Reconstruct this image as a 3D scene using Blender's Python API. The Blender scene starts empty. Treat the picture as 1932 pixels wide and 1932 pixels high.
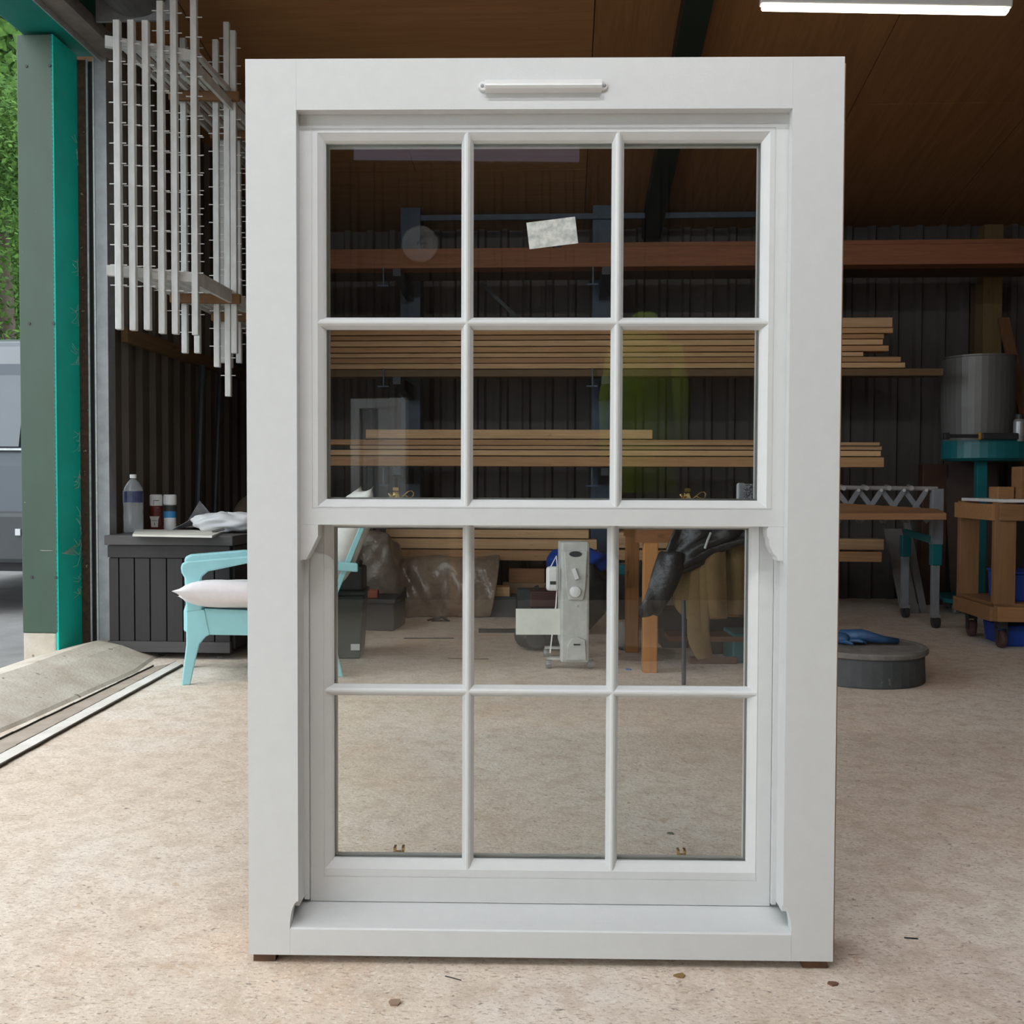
import bpy, bmesh, math, random
from mathutils import Vector, Matrix, Euler
R = math.radians
random.seed(7)
SC = bpy.context.scene
COL = SC.collection

# ------------------------------------------------------------------ camera, world, exposure
FPX, PITCH, ROLL, CAMH = 1850.0, 0.02918, 0.00365, 1.0
cp, sp, cr, sr = math.cos(PITCH), math.sin(PITCH), math.cos(ROLL), math.sin(ROLL)
FW = Vector((0, cp, -sp)); UP0 = Vector((0, sp, cp)); RT0 = Vector((1, 0, 0))
RT = RT0*cr + UP0*sr; UPV = UP0*cr - RT0*sr
cam = bpy.data.cameras.new('camera'); cam.sensor_width = 36; cam.lens = 36*FPX/1932; cam.clip_start = .05; cam.clip_end = 200
co = bpy.data.objects.new('camera', cam); COL.objects.link(co)
co.matrix_world = Matrix(((RT.x, UPV.x, -FW.x, 0), (RT.y, UPV.y, -FW.y, 0), (RT.z, UPV.z, -FW.z, CAMH), (0, 0, 0, 1)))
SC.camera = co
SC.view_settings.view_transform = 'Standard'; SC.view_settings.look = 'None'
SC.view_settings.gamma = 1; SC.view_settings.use_curve_mapping = False
SC.view_settings.exposure = 0.12
wd = bpy.data.worlds.new('world'); SC.world = wd; wd.use_nodes = True
bg = wd.node_tree.nodes['Background']; bg.inputs[0].default_value = (.87, .95, 1.0, 1); bg.inputs[1].default_value = 3.0
# soft high sun through thin overcast
sl = bpy.data.lights.new('sun', 'SUN'); sl.energy = .5; sl.angle = R(25); sl.color = (1, .95, .88)
so = bpy.data.objects.new('sun', sl); COL.objects.link(so); so.rotation_euler = (R(38), 0, R(-60))

# ------------------------------------------------------------------ pixel / room helpers
YAW = R(3.0); cY, sY = math.cos(YAW), math.sin(YAW)      # the building is turned 3 degrees
def ray(px, py): return FW + RT*((px-966)/FPX) + UPV*((966-py)/FPX)
def at(px, py, Y):
    d = ray(px, py); t = Y/d.y
    return Vector((0, 0, CAMH)) + d*t
def fl(px, py, z=0.0):
    d = ray(px, py); t = (z-CAMH)/d.z
    return Vector((0, 0, CAMH)) + d*t
def rp(px, py, D):          # room coordinates (rx, z) where the ray meets the plane ry = D
    d = ray(px, py); n = Vector((sY, cY, 0)); t = D/d.dot(n); P = Vector((0, 0, CAMH)) + d*t
    return P.dot(Vector((cY, -sY, 0))), P.z
def W(rx, ry, z): return Vector((rx*cY+ry*sY, -rx*sY+ry*cY, z))

# ------------------------------------------------------------------ materials
MATS = {}
def ramp(nt, fac, stops):
    r = nt.nodes.new('ShaderNodeValToRGB')
    e = r.color_ramp.elements
    while len(e) < len(stops): e.new(.5)
    for el, (p, c) in zip(e, stops): el.position = p; el.color = (*c, 1) if len(c) == 3 else c
    nt.links.new(fac, r.inputs[0]); return r.outputs[0]
def noise(nt, vec, scale, detail=4, rough=.6, dist=0):
    n = nt.nodes.new('ShaderNodeTexNoise'); n.inputs['Scale'].default_value = scale
    n.inputs['Detail'].default_value = detail; n.inputs['Roughness'].default_value = rough; n.inputs['Distortion'].default_value = dist
    nt.links.new(vec, n.inputs['Vector']); return n.outputs['Fac']
def mix(nt, f, a, b, mode='MIX'):
    m = nt.nodes.new('ShaderNodeMix'); m.data_type = 'RGBA'; m.blend_type = mode
    for s, v in ((0, f), (6, a), (7, b)):
        if hasattr(v, 'is_output') or hasattr(v, 'links'): nt.links.new(v, m.inputs[s])
        elif s == 0: m.inputs[0].default_value = v
        else: m.inputs[s].default_value = (*v, 1)
    return m.outputs[2]
def base(name):
    m = bpy.data.materials.new(name); m.use_nodes = True; nt = m.node_tree
    b = nt.nodes['Principled BSDF']; tc = nt.nodes.new('ShaderNodeTexCoord'); mp = nt.nodes.new('ShaderNodeMapping')
    nt.links.new(tc.outputs['Object'], mp.inputs['Vector'])
    return m, nt, b, mp
def M(name, c, c2=None, scale=8, stretch=(1, 1, 1), rough=.6, metal=0, bump=0, bscale=None, spec=None, lo=.35, hi=.65, alpha=None, dist=0, spots=None):
    if name in MATS: return MATS[name]
    m, nt, b, mp = base(name); mp.inputs['Scale'].default_value = stretch
    c2 = c2 or tuple(x*.8 for x in c)
    f = noise(nt, mp.outputs[0], scale, 5, .6, dist)
    colr = ramp(nt, f, [(lo, c), (hi, c2)])
    if spots:
        sc, sz, sf = spots
        g = noise(nt, mp.outputs[0], sc, 3, .5)
        msk = ramp(nt, g, [(sz, (0, 0, 0)), (sz+.03, (1, 1, 1))])
        colr = mix(nt, msk, colr, sf)
    nt.links.new(colr, b.inputs['Base Color'])
    b.inputs['Roughness'].default_value = rough; b.inputs['Metallic'].default_value = metal
    if spec is not None: b.inputs['Specular IOR Level'].default_value = spec
    if alpha is not None: b.inputs['Alpha'].default_value = alpha
    if bump:
        bn = nt.nodes.new('ShaderNodeBump'); bn.inputs['Strength'].default_value = bump; bn.inputs['Distance'].default_value = .01
        nt.links.new(noise(nt, mp.outputs[0], bscale or scale*4, 3), bn.inputs['Height']); nt.links.new(bn.outputs[0], b.inputs['Normal'])
    MATS[name] = m; return m
def wood(name, c, c2, axis=0, rough=.7, scale=3.0, bump=.15, knots=True):
    if name in MATS: return MATS[name]
    m, nt, b, mp = base(name)
    s = [14, 14, 14]; s[axis] = .8; mp.inputs['Scale'].default_value = s
    f = noise(nt, mp.outputs[0], scale, 6, .65, .8)
    colr = ramp(nt, f, [(.3, c), (.7, c2)])
    if knots:
        mp2 = nt.nodes.new('ShaderNodeMapping'); tc = nt.nodes.new('ShaderNodeTexCoord'); nt.links.new(tc.outputs['Object'], mp2.inputs[0])
        s2 = [6, 6, 6]; s2[axis] = 2.2; mp2.inputs['Scale'].default_value = s2
        msk = ramp(nt, noise(nt, mp2.outputs[0], 2.0, 2), [(.70, (0, 0, 0)), (.76, (1, 1, 1))])
        colr = mix(nt, msk, colr, tuple(x*.45 for x in c))
        inf = nt.nodes.new('ShaderNodeObjectInfo')
        hs = nt.nodes.new('ShaderNodeHueSaturation'); mr = nt.nodes.new('ShaderNodeMapRange')
        mr.inputs[3].default_value = .8; mr.inputs[4].default_value = 1.15
        nt.links.new(inf.outputs['Random'], mr.inputs[0]); nt.links.new(mr.outputs[0], hs.inputs['Value']); nt.links.new(colr, hs.inputs['Color']); colr = hs.outputs[0]
    nt.links.new(colr, b.inputs['Base Color']); b.inputs['Roughness'].default_value = rough
    bn = nt.nodes.new('ShaderNodeBump'); bn.inputs['Strength'].default_value = bump; bn.inputs['Distance'].default_value = .004
    nt.links.new(f, bn.inputs['Height']); nt.links.new(bn.outputs[0], b.inputs['Normal'])
    MATS[name] = m; return m
def emit(name, c, s):
    m = bpy.data.materials.new(name); m.use_nodes = True; nt = m.node_tree; nt.nodes.clear()
    e = nt.nodes.new('ShaderNodeEmission'); e.inputs[0].default_value = (*c, 1); e.inputs[1].default_value = s
    o = nt.nodes.new('ShaderNodeOutputMaterial'); nt.links.new(e.outputs[0], o.inputs[0]); return m
def glass_mat(name, tint=(.97, .985, .975), mult=1.0):
    m = bpy.data.materials.new(name); m.use_nodes = True; nt = m.node_tree; nt.nodes.clear()
    t = nt.nodes.new('ShaderNodeBsdfTransparent'); t.inputs[0].default_value = (*tint, 1)
    g = nt.nodes.new('ShaderNodeBsdfGlossy'); g.inputs['Roughness'].default_value = .0; g.inputs[0].default_value = (1, 1, 1, 1)
    fr = nt.nodes.new('ShaderNodeFresnel'); fr.inputs[0].default_value = 1.5
    mm = nt.nodes.new('ShaderNodeMath'); mm.operation = 'MULTIPLY'; mm.inputs[1].default_value = mult; nt.links.new(fr.outputs[0], mm.inputs[0])
    mx = nt.nodes.new('ShaderNodeMixShader'); nt.links.new(mm.outputs[0], mx.inputs[0]); nt.links.new(t.outputs[0], mx.inputs[1]); nt.links.new(g.outputs[0], mx.inputs[2])
    o = nt.nodes.new('ShaderNodeOutputMaterial'); nt.links.new(mx.outputs[0], o.inputs[0]); return m

PAINT = M('white_paint', (.645, .655, .65), (.625, .635, .63), 30, rough=.42, bump=.06, bscale=260)
RAW = wood('raw_timber', (.50, .30, .16), (.36, .20, .10), 2)
GLASS = glass_mat('clear_glass', mult=1.0)
BRASS = M('brass', (.85, .62, .25), (.75, .5, .18), 20, rough=.22, metal=1)
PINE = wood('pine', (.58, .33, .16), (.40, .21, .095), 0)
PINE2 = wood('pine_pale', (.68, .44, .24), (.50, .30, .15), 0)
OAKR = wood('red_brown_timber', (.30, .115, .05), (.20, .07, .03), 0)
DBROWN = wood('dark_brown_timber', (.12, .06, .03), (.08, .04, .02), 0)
PLY_H = wood('plywood_lengthwise', (.31, .155, .06), (.23, .11, .04), 0, scale=1.6, bump=.05, knots=False)
PLY_V = wood('plywood_crosswise', (.27, .125, .048), (.19, .086, .03), 1, scale=1.6, bump=.05, knots=False)
CLAD = M('grey_cladding', (.095, .083, .076), (.07, .062, .056), 3, (1, 1, .3), rough=.55, bump=.03)
CLADL = M('brown_cladding', (.105, .08, .06), (.07, .055, .042), 3, (1, 1, .3), rough=.6)
STEEL = M('grey_steel', (.36, .36, .37), (.28, .28, .29), 12, rough=.5, metal=.5, bump=.05)
GALV = M('galvanised', (.55, .56, .57), (.42, .43, .44), 25, rough=.45, metal=.6)
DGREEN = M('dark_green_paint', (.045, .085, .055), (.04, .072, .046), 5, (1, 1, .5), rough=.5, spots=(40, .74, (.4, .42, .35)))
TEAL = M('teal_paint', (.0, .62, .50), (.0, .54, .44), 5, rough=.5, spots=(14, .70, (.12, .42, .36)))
TEALD = M('teal_machine', (.01, .17, .19), (.01, .13, .15), 6, rough=.4)
RUST = M('rusty_steel', (.10, .06, .035), (.05, .032, .022), 30, rough=.9, bump=.4, spots=(30, .66, (.35, .27, .18)))
BLACK = M('black_plastic', (.025, .026, .028), (.035, .036, .038), 10, rough=.5)
RUBBER = M('grey_black_rubber', (.075, .08, .082), (.055, .06, .063), 9, rough=.75, bump=.2, spots=(11, .70, (.14, .135, .125)))
RIM = M('dusty_rubber_top', (.22, .20, .18), (.14, .13, .12), 14, rough=.9, bump=.2)
BLUEST = M('blue_rack_steel', (.06, .10, .16), (.045, .075, .12), 12, rough=.5)
DKSTEEL = M('dark_rack_steel', (.02, .025, .035), (.03, .035, .045), 12, rough=.5)
DARKWOOD = wood('black_stained_wood', (.022, .018, .017), (.015, .012, .012), 2, rough=.6, knots=False)
DARKTOP = wood('dark_counter_edge', (.075, .068, .068), (.055, .05, .05), 0, rough=.6, knots=False)
AQUA = M('aqua_plastic', (.33, .66, .70), (.30, .60, .64), 6, rough=.4, spots=(30, .72, (.45, .6, .58)))
CLOTHW = M('off_white_cloth', (.88, .83, .84), (.84, .79, .80), 40, rough=.95, bump=.2, bscale=300)
CLOTHS = M('pale_grey_cloth', (.66, .65, .62), (.58, .57, .54), 20, rough=.95, bump=.2, bscale=200)
WHITEP = M('white_plastic', (.75, .75, .74), (.70, .70, .69), 10, rough=.35)
DUSTY = M('dusty_white_enamel', (.52, .52, .49), (.42, .42, .395), 18, rough=.7, bump=.05, spots=(25, .68, (.33, .33, .31)))
PAPER = M('paper_white', (.66, .67, .68), (.58, .59, .61), 5, rough=.8)
LEATHER = M('black_leather', (.012, .012, .013), (.022, .022, .024), 9, rough=.42, bump=.8, bscale=18)
OLIVE = M('olive_cloth', (.17, .115, .05), (.12, .08, .035), 8, rough=.95, bump=.3, bscale=80)
PLASTICB = M('dusty_clear_sheeting', (.33, .25, .19), (.20, .15, .11), 5, rough=.25, bump=1.0, bscale=11, dist=1)
PLASTICG = M('greyish_sheeting', (.27, .215, .175), (.16, .125, .10), 6, rough=.28, bump=1.0, bscale=13, dist=1)
CARD = M('brown_cardboard', (.30, .20, .12), (.24, .155, .09), 6, rough=.9)
BLUEB = M('blue_plastic', (.01, .06, .38), (.01, .045, .28), 5, rough=.45, bump=.3)
GLOVE = M('blue_glove_rubber', (.03, .09, .20), (.02, .06, .14), 12, rough=.5, bump=.3)
DKCRATE = M('charcoal_crate', (.055, .055, .055), (.04, .04, .04), 8, rough=.7)
BGREEN = M('dark_green_plastic', (.02, .04, .038), (.015, .03, .03), 8, rough=.5)
MELM = M('drum_grey', (.17, .165, .16), (.13, .125, .12), 4, (1, 1, .3), rough=.45, metal=.2)
KERB = M('kerb_concrete', (.60, .54, .46), (.46, .39, .31), 6, rough=.9, bump=.3, bscale=60, spots=(18, .68, (.27, .21, .15)))
TARM = M('outside_concrete', (.20, .195, .19), (.15, .145, .14), 3, rough=.95, bump=.3, bscale=60)
HIVIS = M('high_visibility_fabric', (.26, .36, .02), (.18, .26, .02), 9, rough=.8, bump=.3, bscale=20)

def floor_mat():
    m, nt, b, mp = base('concrete_floor')
    v = mp.outputs[0]
    c = ramp(nt, noise(nt, v, .9, 6, .6), [(.3, (.66, .53, .42)), (.5, (.72, .595, .48)), (.7, (.78, .67, .56))])
    c = mix(nt, ramp(nt, noise(nt, v, 1.6, 4, .6, .6), [(.56, (0, 0, 0)), (.72, (.45, .45, .45))]), c, (.66, .42, .26))
    c = mix(nt, ramp(nt, noise(nt, v, .5, 4, .6), [(.45, (0, 0, 0)), (.62, (.65, .65, .65))]), c, (.84, .79, .73))
    mp2 = nt.nodes.new('ShaderNodeMapping'); nt.links.new(nt.nodes['Texture Coordinate'].outputs['Object'], mp2.inputs[0]); mp2.inputs['Scale'].default_value = (1, 2.2, 1)
    sp1 = ramp(nt, noise(nt, mp2.outputs[0], 70, 3, .65, .5), [(.53, (0, 0, 0)), (.66, (.72, .72, .72))])
    c = mix(nt, sp1, c, (.40, .29, .21))
    sp2 = ramp(nt, noise(nt, mp2.outputs[0], 30, 3, .6, 1.5), [(.64, (0, 0, 0)), (.69, (.8, .8, .8))])
    c = mix(nt, sp2, c, (.2, .15, .12))
    sp3 = ramp(nt, noise(nt, v, 85, 2, .6), [(.56, (0, 0, 0)), (.68, (.6, .6, .6))])
    c = mix(nt, sp3, c, (.86, .80, .72))
    c = mix(nt, ramp(nt, noise(nt, v, 13, 5, .65, .4), [(.45, (0, 0, 0)), (.65, (.42, .42, .42))]), c, (.46, .34, .25))
    sp4 = ramp(nt, noise(nt, v, 9, 4, .7, 1), [(.62, (0, 0, 0)), (.70, (.55, .55, .55))])
    c = mix(nt, sp4, c, (.50, .33, .20))
    nt.links.new(c, b.inputs['Base Color']); b.inputs['Roughness'].default_value = .88; b.inputs['Specular IOR Level'].default_value = .25
    bn = nt.nodes.new('ShaderNodeBump'); bn.inputs['Strength'].default_value = .4; bn.inputs['Distance'].default_value = .008
    nt.links.new(noise(nt, v, 45, 5, .7), bn.inputs['Height']); nt.links.new(bn.outputs[0], b.inputs['Normal'])
    return m
FLOORM = floor_mat()

# ------------------------------------------------------------------ mesh builder
class MB:
    def __init__(s): s.v = []; s.f = []
    def add(s, vs, fs):
        n = len(s.v); s.v += [tuple(x) for x in vs]; s.f += [tuple(i+n for i in f) for f in fs]; return s
    def box(s, x0, x1, y0, y1, z0, z1):
        if x0 > x1: x0, x1 = x1, x0
        if y0 > y1: y0, y1 = y1, y0
        if z0 > z1: z0, z1 = z1, z0
        return s.add([(x0,y0,z0),(x1,y0,z0),(x1,y1,z0),(x0,y1,z0),(x0,y0,z1),(x1,y0,z1),(x1,y1,z1),(x0,y1,z1)],
              [(0,3,2,1),(4,5,6,7),(0,1,5,4),(1,2,6,5),(2,3,7,6),(3,0,4,7)])
    def obox(s, c, size, rot=(0, 0, 0)):
        m = Euler(rot).to_matrix(); h = Vector(size)/2; c = Vector(c); vs = []
        for z in (-1, 1):
            for (x, y) in ((-1,-1),(1,-1),(1,1),(-1,1)): vs.append(c + m @ Vector((x*h.x, y*h.y, z*h.z)))
        return s.add(vs, [(0,3,2,1),(4,5,6,7),(0,1,5,4),(1,2,6,5),(2,3,7,6),(3,0,4,7)])
    def bar(s, p0, p1, w, t, up=(0, 0, 1)):     # rectangular bar between two points
        p0 = Vector(p0); p1 = Vector(p1); d = (p1-p0).normalized(); u = Vector(up)
        if abs(d.dot(u)) > .98: u = Vector((0, 1, 0))
        a = d.cross(u).normalized(); b_ = a.cross(d).normalized(); vs = []
        for p in (p0, p1):
            for (i, j) in ((-1,-1),(1,-1),(1,1),(-1,1)): vs.append(p + a*i*w/2 + b_*j*t/2)
        return s.add(vs, [(0,3,2,1),(4,5,6,7),(0,1,5,4),(1,2,6,5),(2,3,7,6),(3,0,4,7)])
    def prism(s, pts, axis, d0, d1):            # 2D outline extruded along axis
        def mk(a, b, d): return {0: (d, a, b), 1: (a, d, b), 2: (a, b, d)}[axis]
        n = len(pts); vs = [mk(a, b, d0) for a, b in pts] + [mk(a, b, d1) for a, b in pts]
        fs = [tuple(range(n)), tuple(range(2*n-1, n-1, -1))] + [(i, i+n, (i+1) % n+n, (i+1) % n) for i in range(n)]
        return s.add(vs, fs)
    def tube(s, pts, r, seg=8, caps=True):
        pts = [Vector(p) for p in pts]; n = len(pts); rr = r if isinstance(r, (list, tuple)) else [r]*n; vs = []; fs = []
        prev = None
        for i, p in enumerate(pts):
            d = (pts[min(i+1, n-1)] - pts[max(i-1, 0)]).normalized()
            if prev is None:
                a = d.cross(Vector((0, 0, 1)))
                if a.length < .1: a = d.cross(Vector((0, 1, 0)))
            else: a = prev - d*prev.dot(d)
            a.normalize(); prev = a; b_ = d.cross(a)
            for k in range(seg):
                t = 2*math.pi*k/seg; vs.append(p + (a*math.cos(t)+b_*math.sin(t))*rr[i])
        for i in range(n-1):
            for k in range(seg): fs.append((i*seg+k, i*seg+(k+1) % seg, (i+1)*seg+(k+1) % seg, (i+1)*seg+k))
        if caps: fs += [tuple(range(seg-1, -1, -1)), tuple(range((n-1)*seg, n*seg))]
        return s.add(vs, fs)
    def lathe(s, prof, c=(0, 0, 0), seg=24, axis=2, sx=1, sy=1):
        vs = []; fs = []; n = len(prof)
        for r_, h in prof:
            for k in range(seg):
                t = 2*math.pi*k/seg; a, b_ = r_*math.cos(t)*sx, r_*math.sin(t)*sy
                v = {2: (a, b_, h), 0: (h, a, b_), 1: (b_, h, a)}[axis]
                vs.append((v[0]+c[0], v[1]+c[1], v[2]+c[2]))
        for i in range(n-1):
            for k in range(seg): fs.append((i*seg+k, i*seg+(k+1) % seg, (i+1)*seg+(k+1) % seg, (i+1)*seg+k))
        fs += [tuple(range(seg-1, -1, -1)), tuple(range((n-1)*seg, n*seg))]
        return s.add(vs, fs)
    def ring(s, x0, x1, z0, z1, prof):          # rectangular frame, prof = [(inset_side, inset_top, inset_bottom, y)], closed
        vs = []; fs = []; n = len(prof)
        for (i, t, b_, y) in prof: vs += [(x0+i, y, z0+b_), (x1-i, y, z0+b_), (x1-i, y, z1-t), (x0+i, y, z1-t)]
        for k in range(n):
            for j in range(4): fs.append((k*4+j, k*4+(j+1) % 4, ((k+1) % n)*4+(j+1) % 4, ((k+1) % n)*4+j))
        return s.add(vs, fs)
    def grid(s, rows):                          # rows of points -> open sheet
        m_ = len(rows[0]); vs = [p for r_ in rows for p in r_]; fs = []
        for i in range(len(rows)-1):
            for j in range(m_-1): fs.append((i*m_+j, i*m_+j+1, (i+1)*m_+j+1, (i+1)*m_+j))
        return s.add(vs, fs)
    def blob(s, c, rad, seg=20, rings=12, f=None, p=1.0):  # superellipsoid-like lump, f(theta,phi)->radius factor
        vs = []; fs = []
        def sg(x): return math.copysign(abs(x)**p, x)
        for i in range(rings+1):
            ph = math.pi*i/rings - math.pi/2
            for j in range(seg):
                th = 2*math.pi*j/seg; k = f(th, ph) if f else 1
                vs.append((c[0]+rad[0]*sg(math.cos(ph))*sg(math.cos(th))*k, c[1]+rad[1]*sg(math.cos(ph))*sg(math.sin(th))*k, c[2]+rad[2]*sg(math.sin(ph))*k))
        for i in range(rings):
            for j in range(seg): fs.append((i*seg+j, i*seg+(j+1) % seg, (i+1)*seg+(j+1) % seg, (i+1)*seg+j))
        return s.add(vs, fs)
    def build(s, name, mat, parent=None, smooth=False, bevel=0, label=None, solid=0, sub=0, loc=None, rz=None, kind=None, weld=False):
        me = bpy.data.meshes.new(name); me.from_pydata(s.v, [], s.f)
        bm = bmesh.new(); bm.from_mesh(me)
        if weld: bmesh.ops.remove_doubles(bm, verts=bm.verts, dist=1e-5)
        bmesh.ops.recalc_face_normals(bm, faces=bm.faces); bm.to_mesh(me); bm.free()
        me.materials.append(mat)
        if smooth:
            for p in me.polygons: p.use_smooth = True
        o = bpy.data.objects.new(name, me); COL.objects.link(o)
        if parent: o.parent = parent
        if loc is not None: o.location = loc
        if rz is not None: o.rotation_euler.z = rz
        if solid:
            q = o.modifiers.new('solid', 'SOLIDIFY'); q.thickness = solid
        if bevel:
            q = o.modifiers.new('bevel', 'BEVEL'); q.width = bevel; q.segments = 2; q.limit_method = 'ANGLE'; q.angle_limit = R(40)
            if smooth is False:
                for p in me.polygons: p.use_smooth = False
        if sub:
            q = o.modifiers.new('sub', 'SUBSURF'); q.levels = sub; q.render_levels = sub
        if label: o['label'] = label
        if kind: o['kind'] = kind
        return o
def tag(o, label, cat, group=None):
    o['label'] = label; o['category'] = cat
    if group: o['group'] = group
    return o
def thing(name, label, cat, loc=(0, 0, 0), rz=0, group=None):
    o = bpy.data.objects.new(name, None); COL.objects.link(o); o.location = loc; o.rotation_euler.z = rz; o.empty_display_size = .1
    return tag(o, label, cat, group)
def struct(o): o['kind'] = 'structure'; return o
def wob(seed, n=6, amp=.15):
    r_ = random.Random(seed); cs = [(r_.uniform(.5, 1)*amp, r_.randint(1, n), r_.randint(1, n), r_.uniform(0, 6), r_.uniform(0, 6)) for _ in range(7)]
    return lambda th, ph: 1 + sum(a*math.sin(k*th+p)*math.cos(l*ph*1.3+q) for a, k, l, p, q in cs)*.6

# ================================================================== THE BUILDING
BACK, LEFT, RIGHT, FRONT = 8.75, -2.69, 4.9, -4.2
SLOPE = .19
def ceil_z(ry): return 3.24 + SLOPE*(BACK-ry)
MB().box(-2.85, RIGHT+.1, FRONT-.1, BACK+.2, -.15, 0).build('floor', FLOORM, rz=-YAW)
struct(bpy.data.objects['floor'])
# ground outside the big door
struct(MB().box(-30, -2.86, -25, 40, -.2, -.03).build('ground_outside', TARM, rz=-YAW))

def clad_profile(a0, a1, pitch=.2, dep=.035):
    pts = []; a = a0
    while a < a1-1e-6:
        for da, dd in ((0, 0), (.115, 0), (.135, dep), (.18, dep)): 
            if a+da*pitch/.2 <= a1: pts.append((a+da*pitch/.2, dd))
        a += pitch
    pts.append((a1, 0)); return pts
def clad_wall(name, mat, a0, a1, place, z0, ztop, sheet=1.0):
    """profiled sheets, each a part of the wall"""
    root = None; a = a0
    while a < a1-.01:
        b = min(a+sheet, a1); mb = MB(); rows = []
        pr = clad_profile(a, b)
        n = 3
        for i in range(n+1):
            rows.append([place(p, d, z0+(ztop(p)-z0)*i/n) for p, d in pr])
        mb.grid(rows)
        if root is None:
            # backing rail board that carries the sheets
            q = MB(); zt = min(ztop(a0), ztop(a1))
            zr = max(.9, z0+.12)
            while zr < zt:
                ps = [place(a0, -.05, zr), place(a1, -.05, zr)]
                q.bar(ps[0], ps[1], .06, .06); zr += 1.5
            root = struct(q.build(name, DKSTEEL, rz=-YAW))
        mb.build('cladding_sheet', mat, root, solid=.002)
        a = b
    return root
clad_wall('wall_back', CLAD, LEFT, RIGHT, lambda a, d, z: (a, BACK-d, z), 0, lambda a: ceil_z(BACK)+.05)
clad_wall('wall_left', CLADL, 5.74, BACK, lambda a, d, z: (LEFT+d, a, z), 0, lambda a: ceil_z(a)+.05)
clad_wall('wall_right', CLADL, FRONT, BACK, lambda a, d, z: (RIGHT-d, a, z), 0, lambda a: ceil_z(a)+.05)
# front wall behind the photographer: cladding below, a long clear strip window under the roof
clad_wall('wall_front', CLADL, LEFT, RIGHT, lambda a, d, z: (a, FRONT+d, z), 0, lambda a: 3.68)
w1 = MB(); w1.box(LEFT-.1, -1.35, FRONT-.06, FRONT, 3.68, 5.7).box(.55, RIGHT, FRONT-.06, FRONT, 3.68, 5.7).box(-1.35, .55, FRONT-.06, FRONT, 4.0, 5.7)
struct(w1.build('wall_front_upper', CLADL, rz=-YAW))
wf = struct(MB().box(-1.35, .55, FRONT-.05, FRONT-.01, 3.66, 3.70).box(-1.35, .55, FRONT-.05, FRONT-.01, 3.98, 4.02).box(-.42, -.38, FRONT-.05, FRONT-.01, 3.70, 3.98).build('window_1', STEEL, rz=-YAW))
MB().box(-1.35, .55, FRONT-.035, FRONT-.03, 3.70, 3.98).build('pane', glass_mat('dimmed_rooflight', (.42, .40, .46), 1), wf)  # pane tint dims the sky brightness mirrored in the upper sash
# wall over the door opening (left side), carried by the green header
clad_wall('wall_left_over_door', CLADL, FRONT, 5.74, lambda a, d, z: (LEFT-.05+d, a, z), 3.80, lambda a: ceil_z(a)+.05)
clad_wall('wall_left_near', CLADL, FRONT, -3.5, lambda a, d, z: (LEFT-.02+d, a, z), 0, lambda a: 3.9)

# ---- ceiling: plywood panels on the roof slope
th = math.atan(SLOPE)
ceil = struct(MB().box(LEFT-.5, RIGHT+.2, FRONT-.2, BACK+.2, .03, .08).build('ceiling', DKSTEEL))
ceil.matrix_world = Matrix.Rotation(-YAW, 4, 'Z') @ Matrix.Translation((0, BACK, ceil_z(BACK))) @ Matrix.Rotation(-th, 4, 'X') @ Matrix.Translation((0, -BACK, 0))
def panel(x0, x1, y0, y1, mat):
    g = .003; dz = random.uniform(-.002, .002)
    MB().box(x0+g, x1-g, y0+g, y1-g, dz, .028).build('ceiling_panel', mat, ceil)
ysplit = [BACK+.15-2.44*i for i in range(7)]
xs_l = []
# crosswise boards on the left half, lengthwise on the right
x = .168
y = BACK+.15; k = 0
while y > FRONT:
    off = [0, 1.1][k % 2]; xx = x
    y0 = max(y-1.22, FRONT-.2)
    first = True
    while xx > LEFT-.4:
        w_ = (2.44-off) if first else 2.44
        panel(max(xx-w_, LEFT-.45), xx, y0, y, PLY_H); xx -= w_; first = False
    y -= 1.22; k += 1
y = 6.85+2.44
while y > FRONT:
    y0 = max(y-2.44, FRONT-.2); y = min(y, BACK+.15)
    panel(x, .745, y0, y, PLY_V)
    xx = .745
    while xx < RIGHT+.1:
        panel(xx, min(xx+1.22, RIGHT+.15), y0, y, PLY_V); xx += 1.22
    y = y0
    if y <= FRONT: break
# green roof beam running down the slope
rb = thing('roof_beam', 'dark green steel roof beam running down the plywood ceiling', 'beam')
rb.matrix_world = ceil.matrix_world.copy()
MB().box(.665, .825, FRONT+.1, BACK-.1, -.132, -.003).build('flange', M('beam_green', (.006, .018, .013), (.005, .014, .01), 5, rough=.5), rb)

# ---- the big door: green column, header, guides, kerb
DX0, DX1, DY0, DY1 = -2.985, -2.775, 0, 0
p_l, p_r = fl(42, 1235), fl(110, 1235)
cY0 = 5.42
colm = thing('steel_column', 'green steel door column with a bright teal side face', 'column', at(108, 900, cY0)*1, -YAW)
colm.location.z = 0
wcol = (108-38)/FPX*cY0
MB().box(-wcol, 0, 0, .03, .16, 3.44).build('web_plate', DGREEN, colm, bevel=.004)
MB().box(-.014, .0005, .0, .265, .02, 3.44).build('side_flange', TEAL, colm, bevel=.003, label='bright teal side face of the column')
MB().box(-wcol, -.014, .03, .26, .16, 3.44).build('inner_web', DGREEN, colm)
MB().box(-wcol-.0, -.016, .002, .26, -.03, .16).build('concrete_pad', KERB, colm, bevel=.01, label='bare concrete pad under the column')
q = MB()
for (bx, bz) in ((-.15, .47), (-.012, .47), (-.15, 1.87), (-.012, 1.87), (-.15, 3.27), (-.02, 3.27)):
    q.lathe([(.0085, -.004), (.0085, .002)], (bx, 0, bz), 10, axis=1)
q.build('bolt', BLACK, colm)
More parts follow.
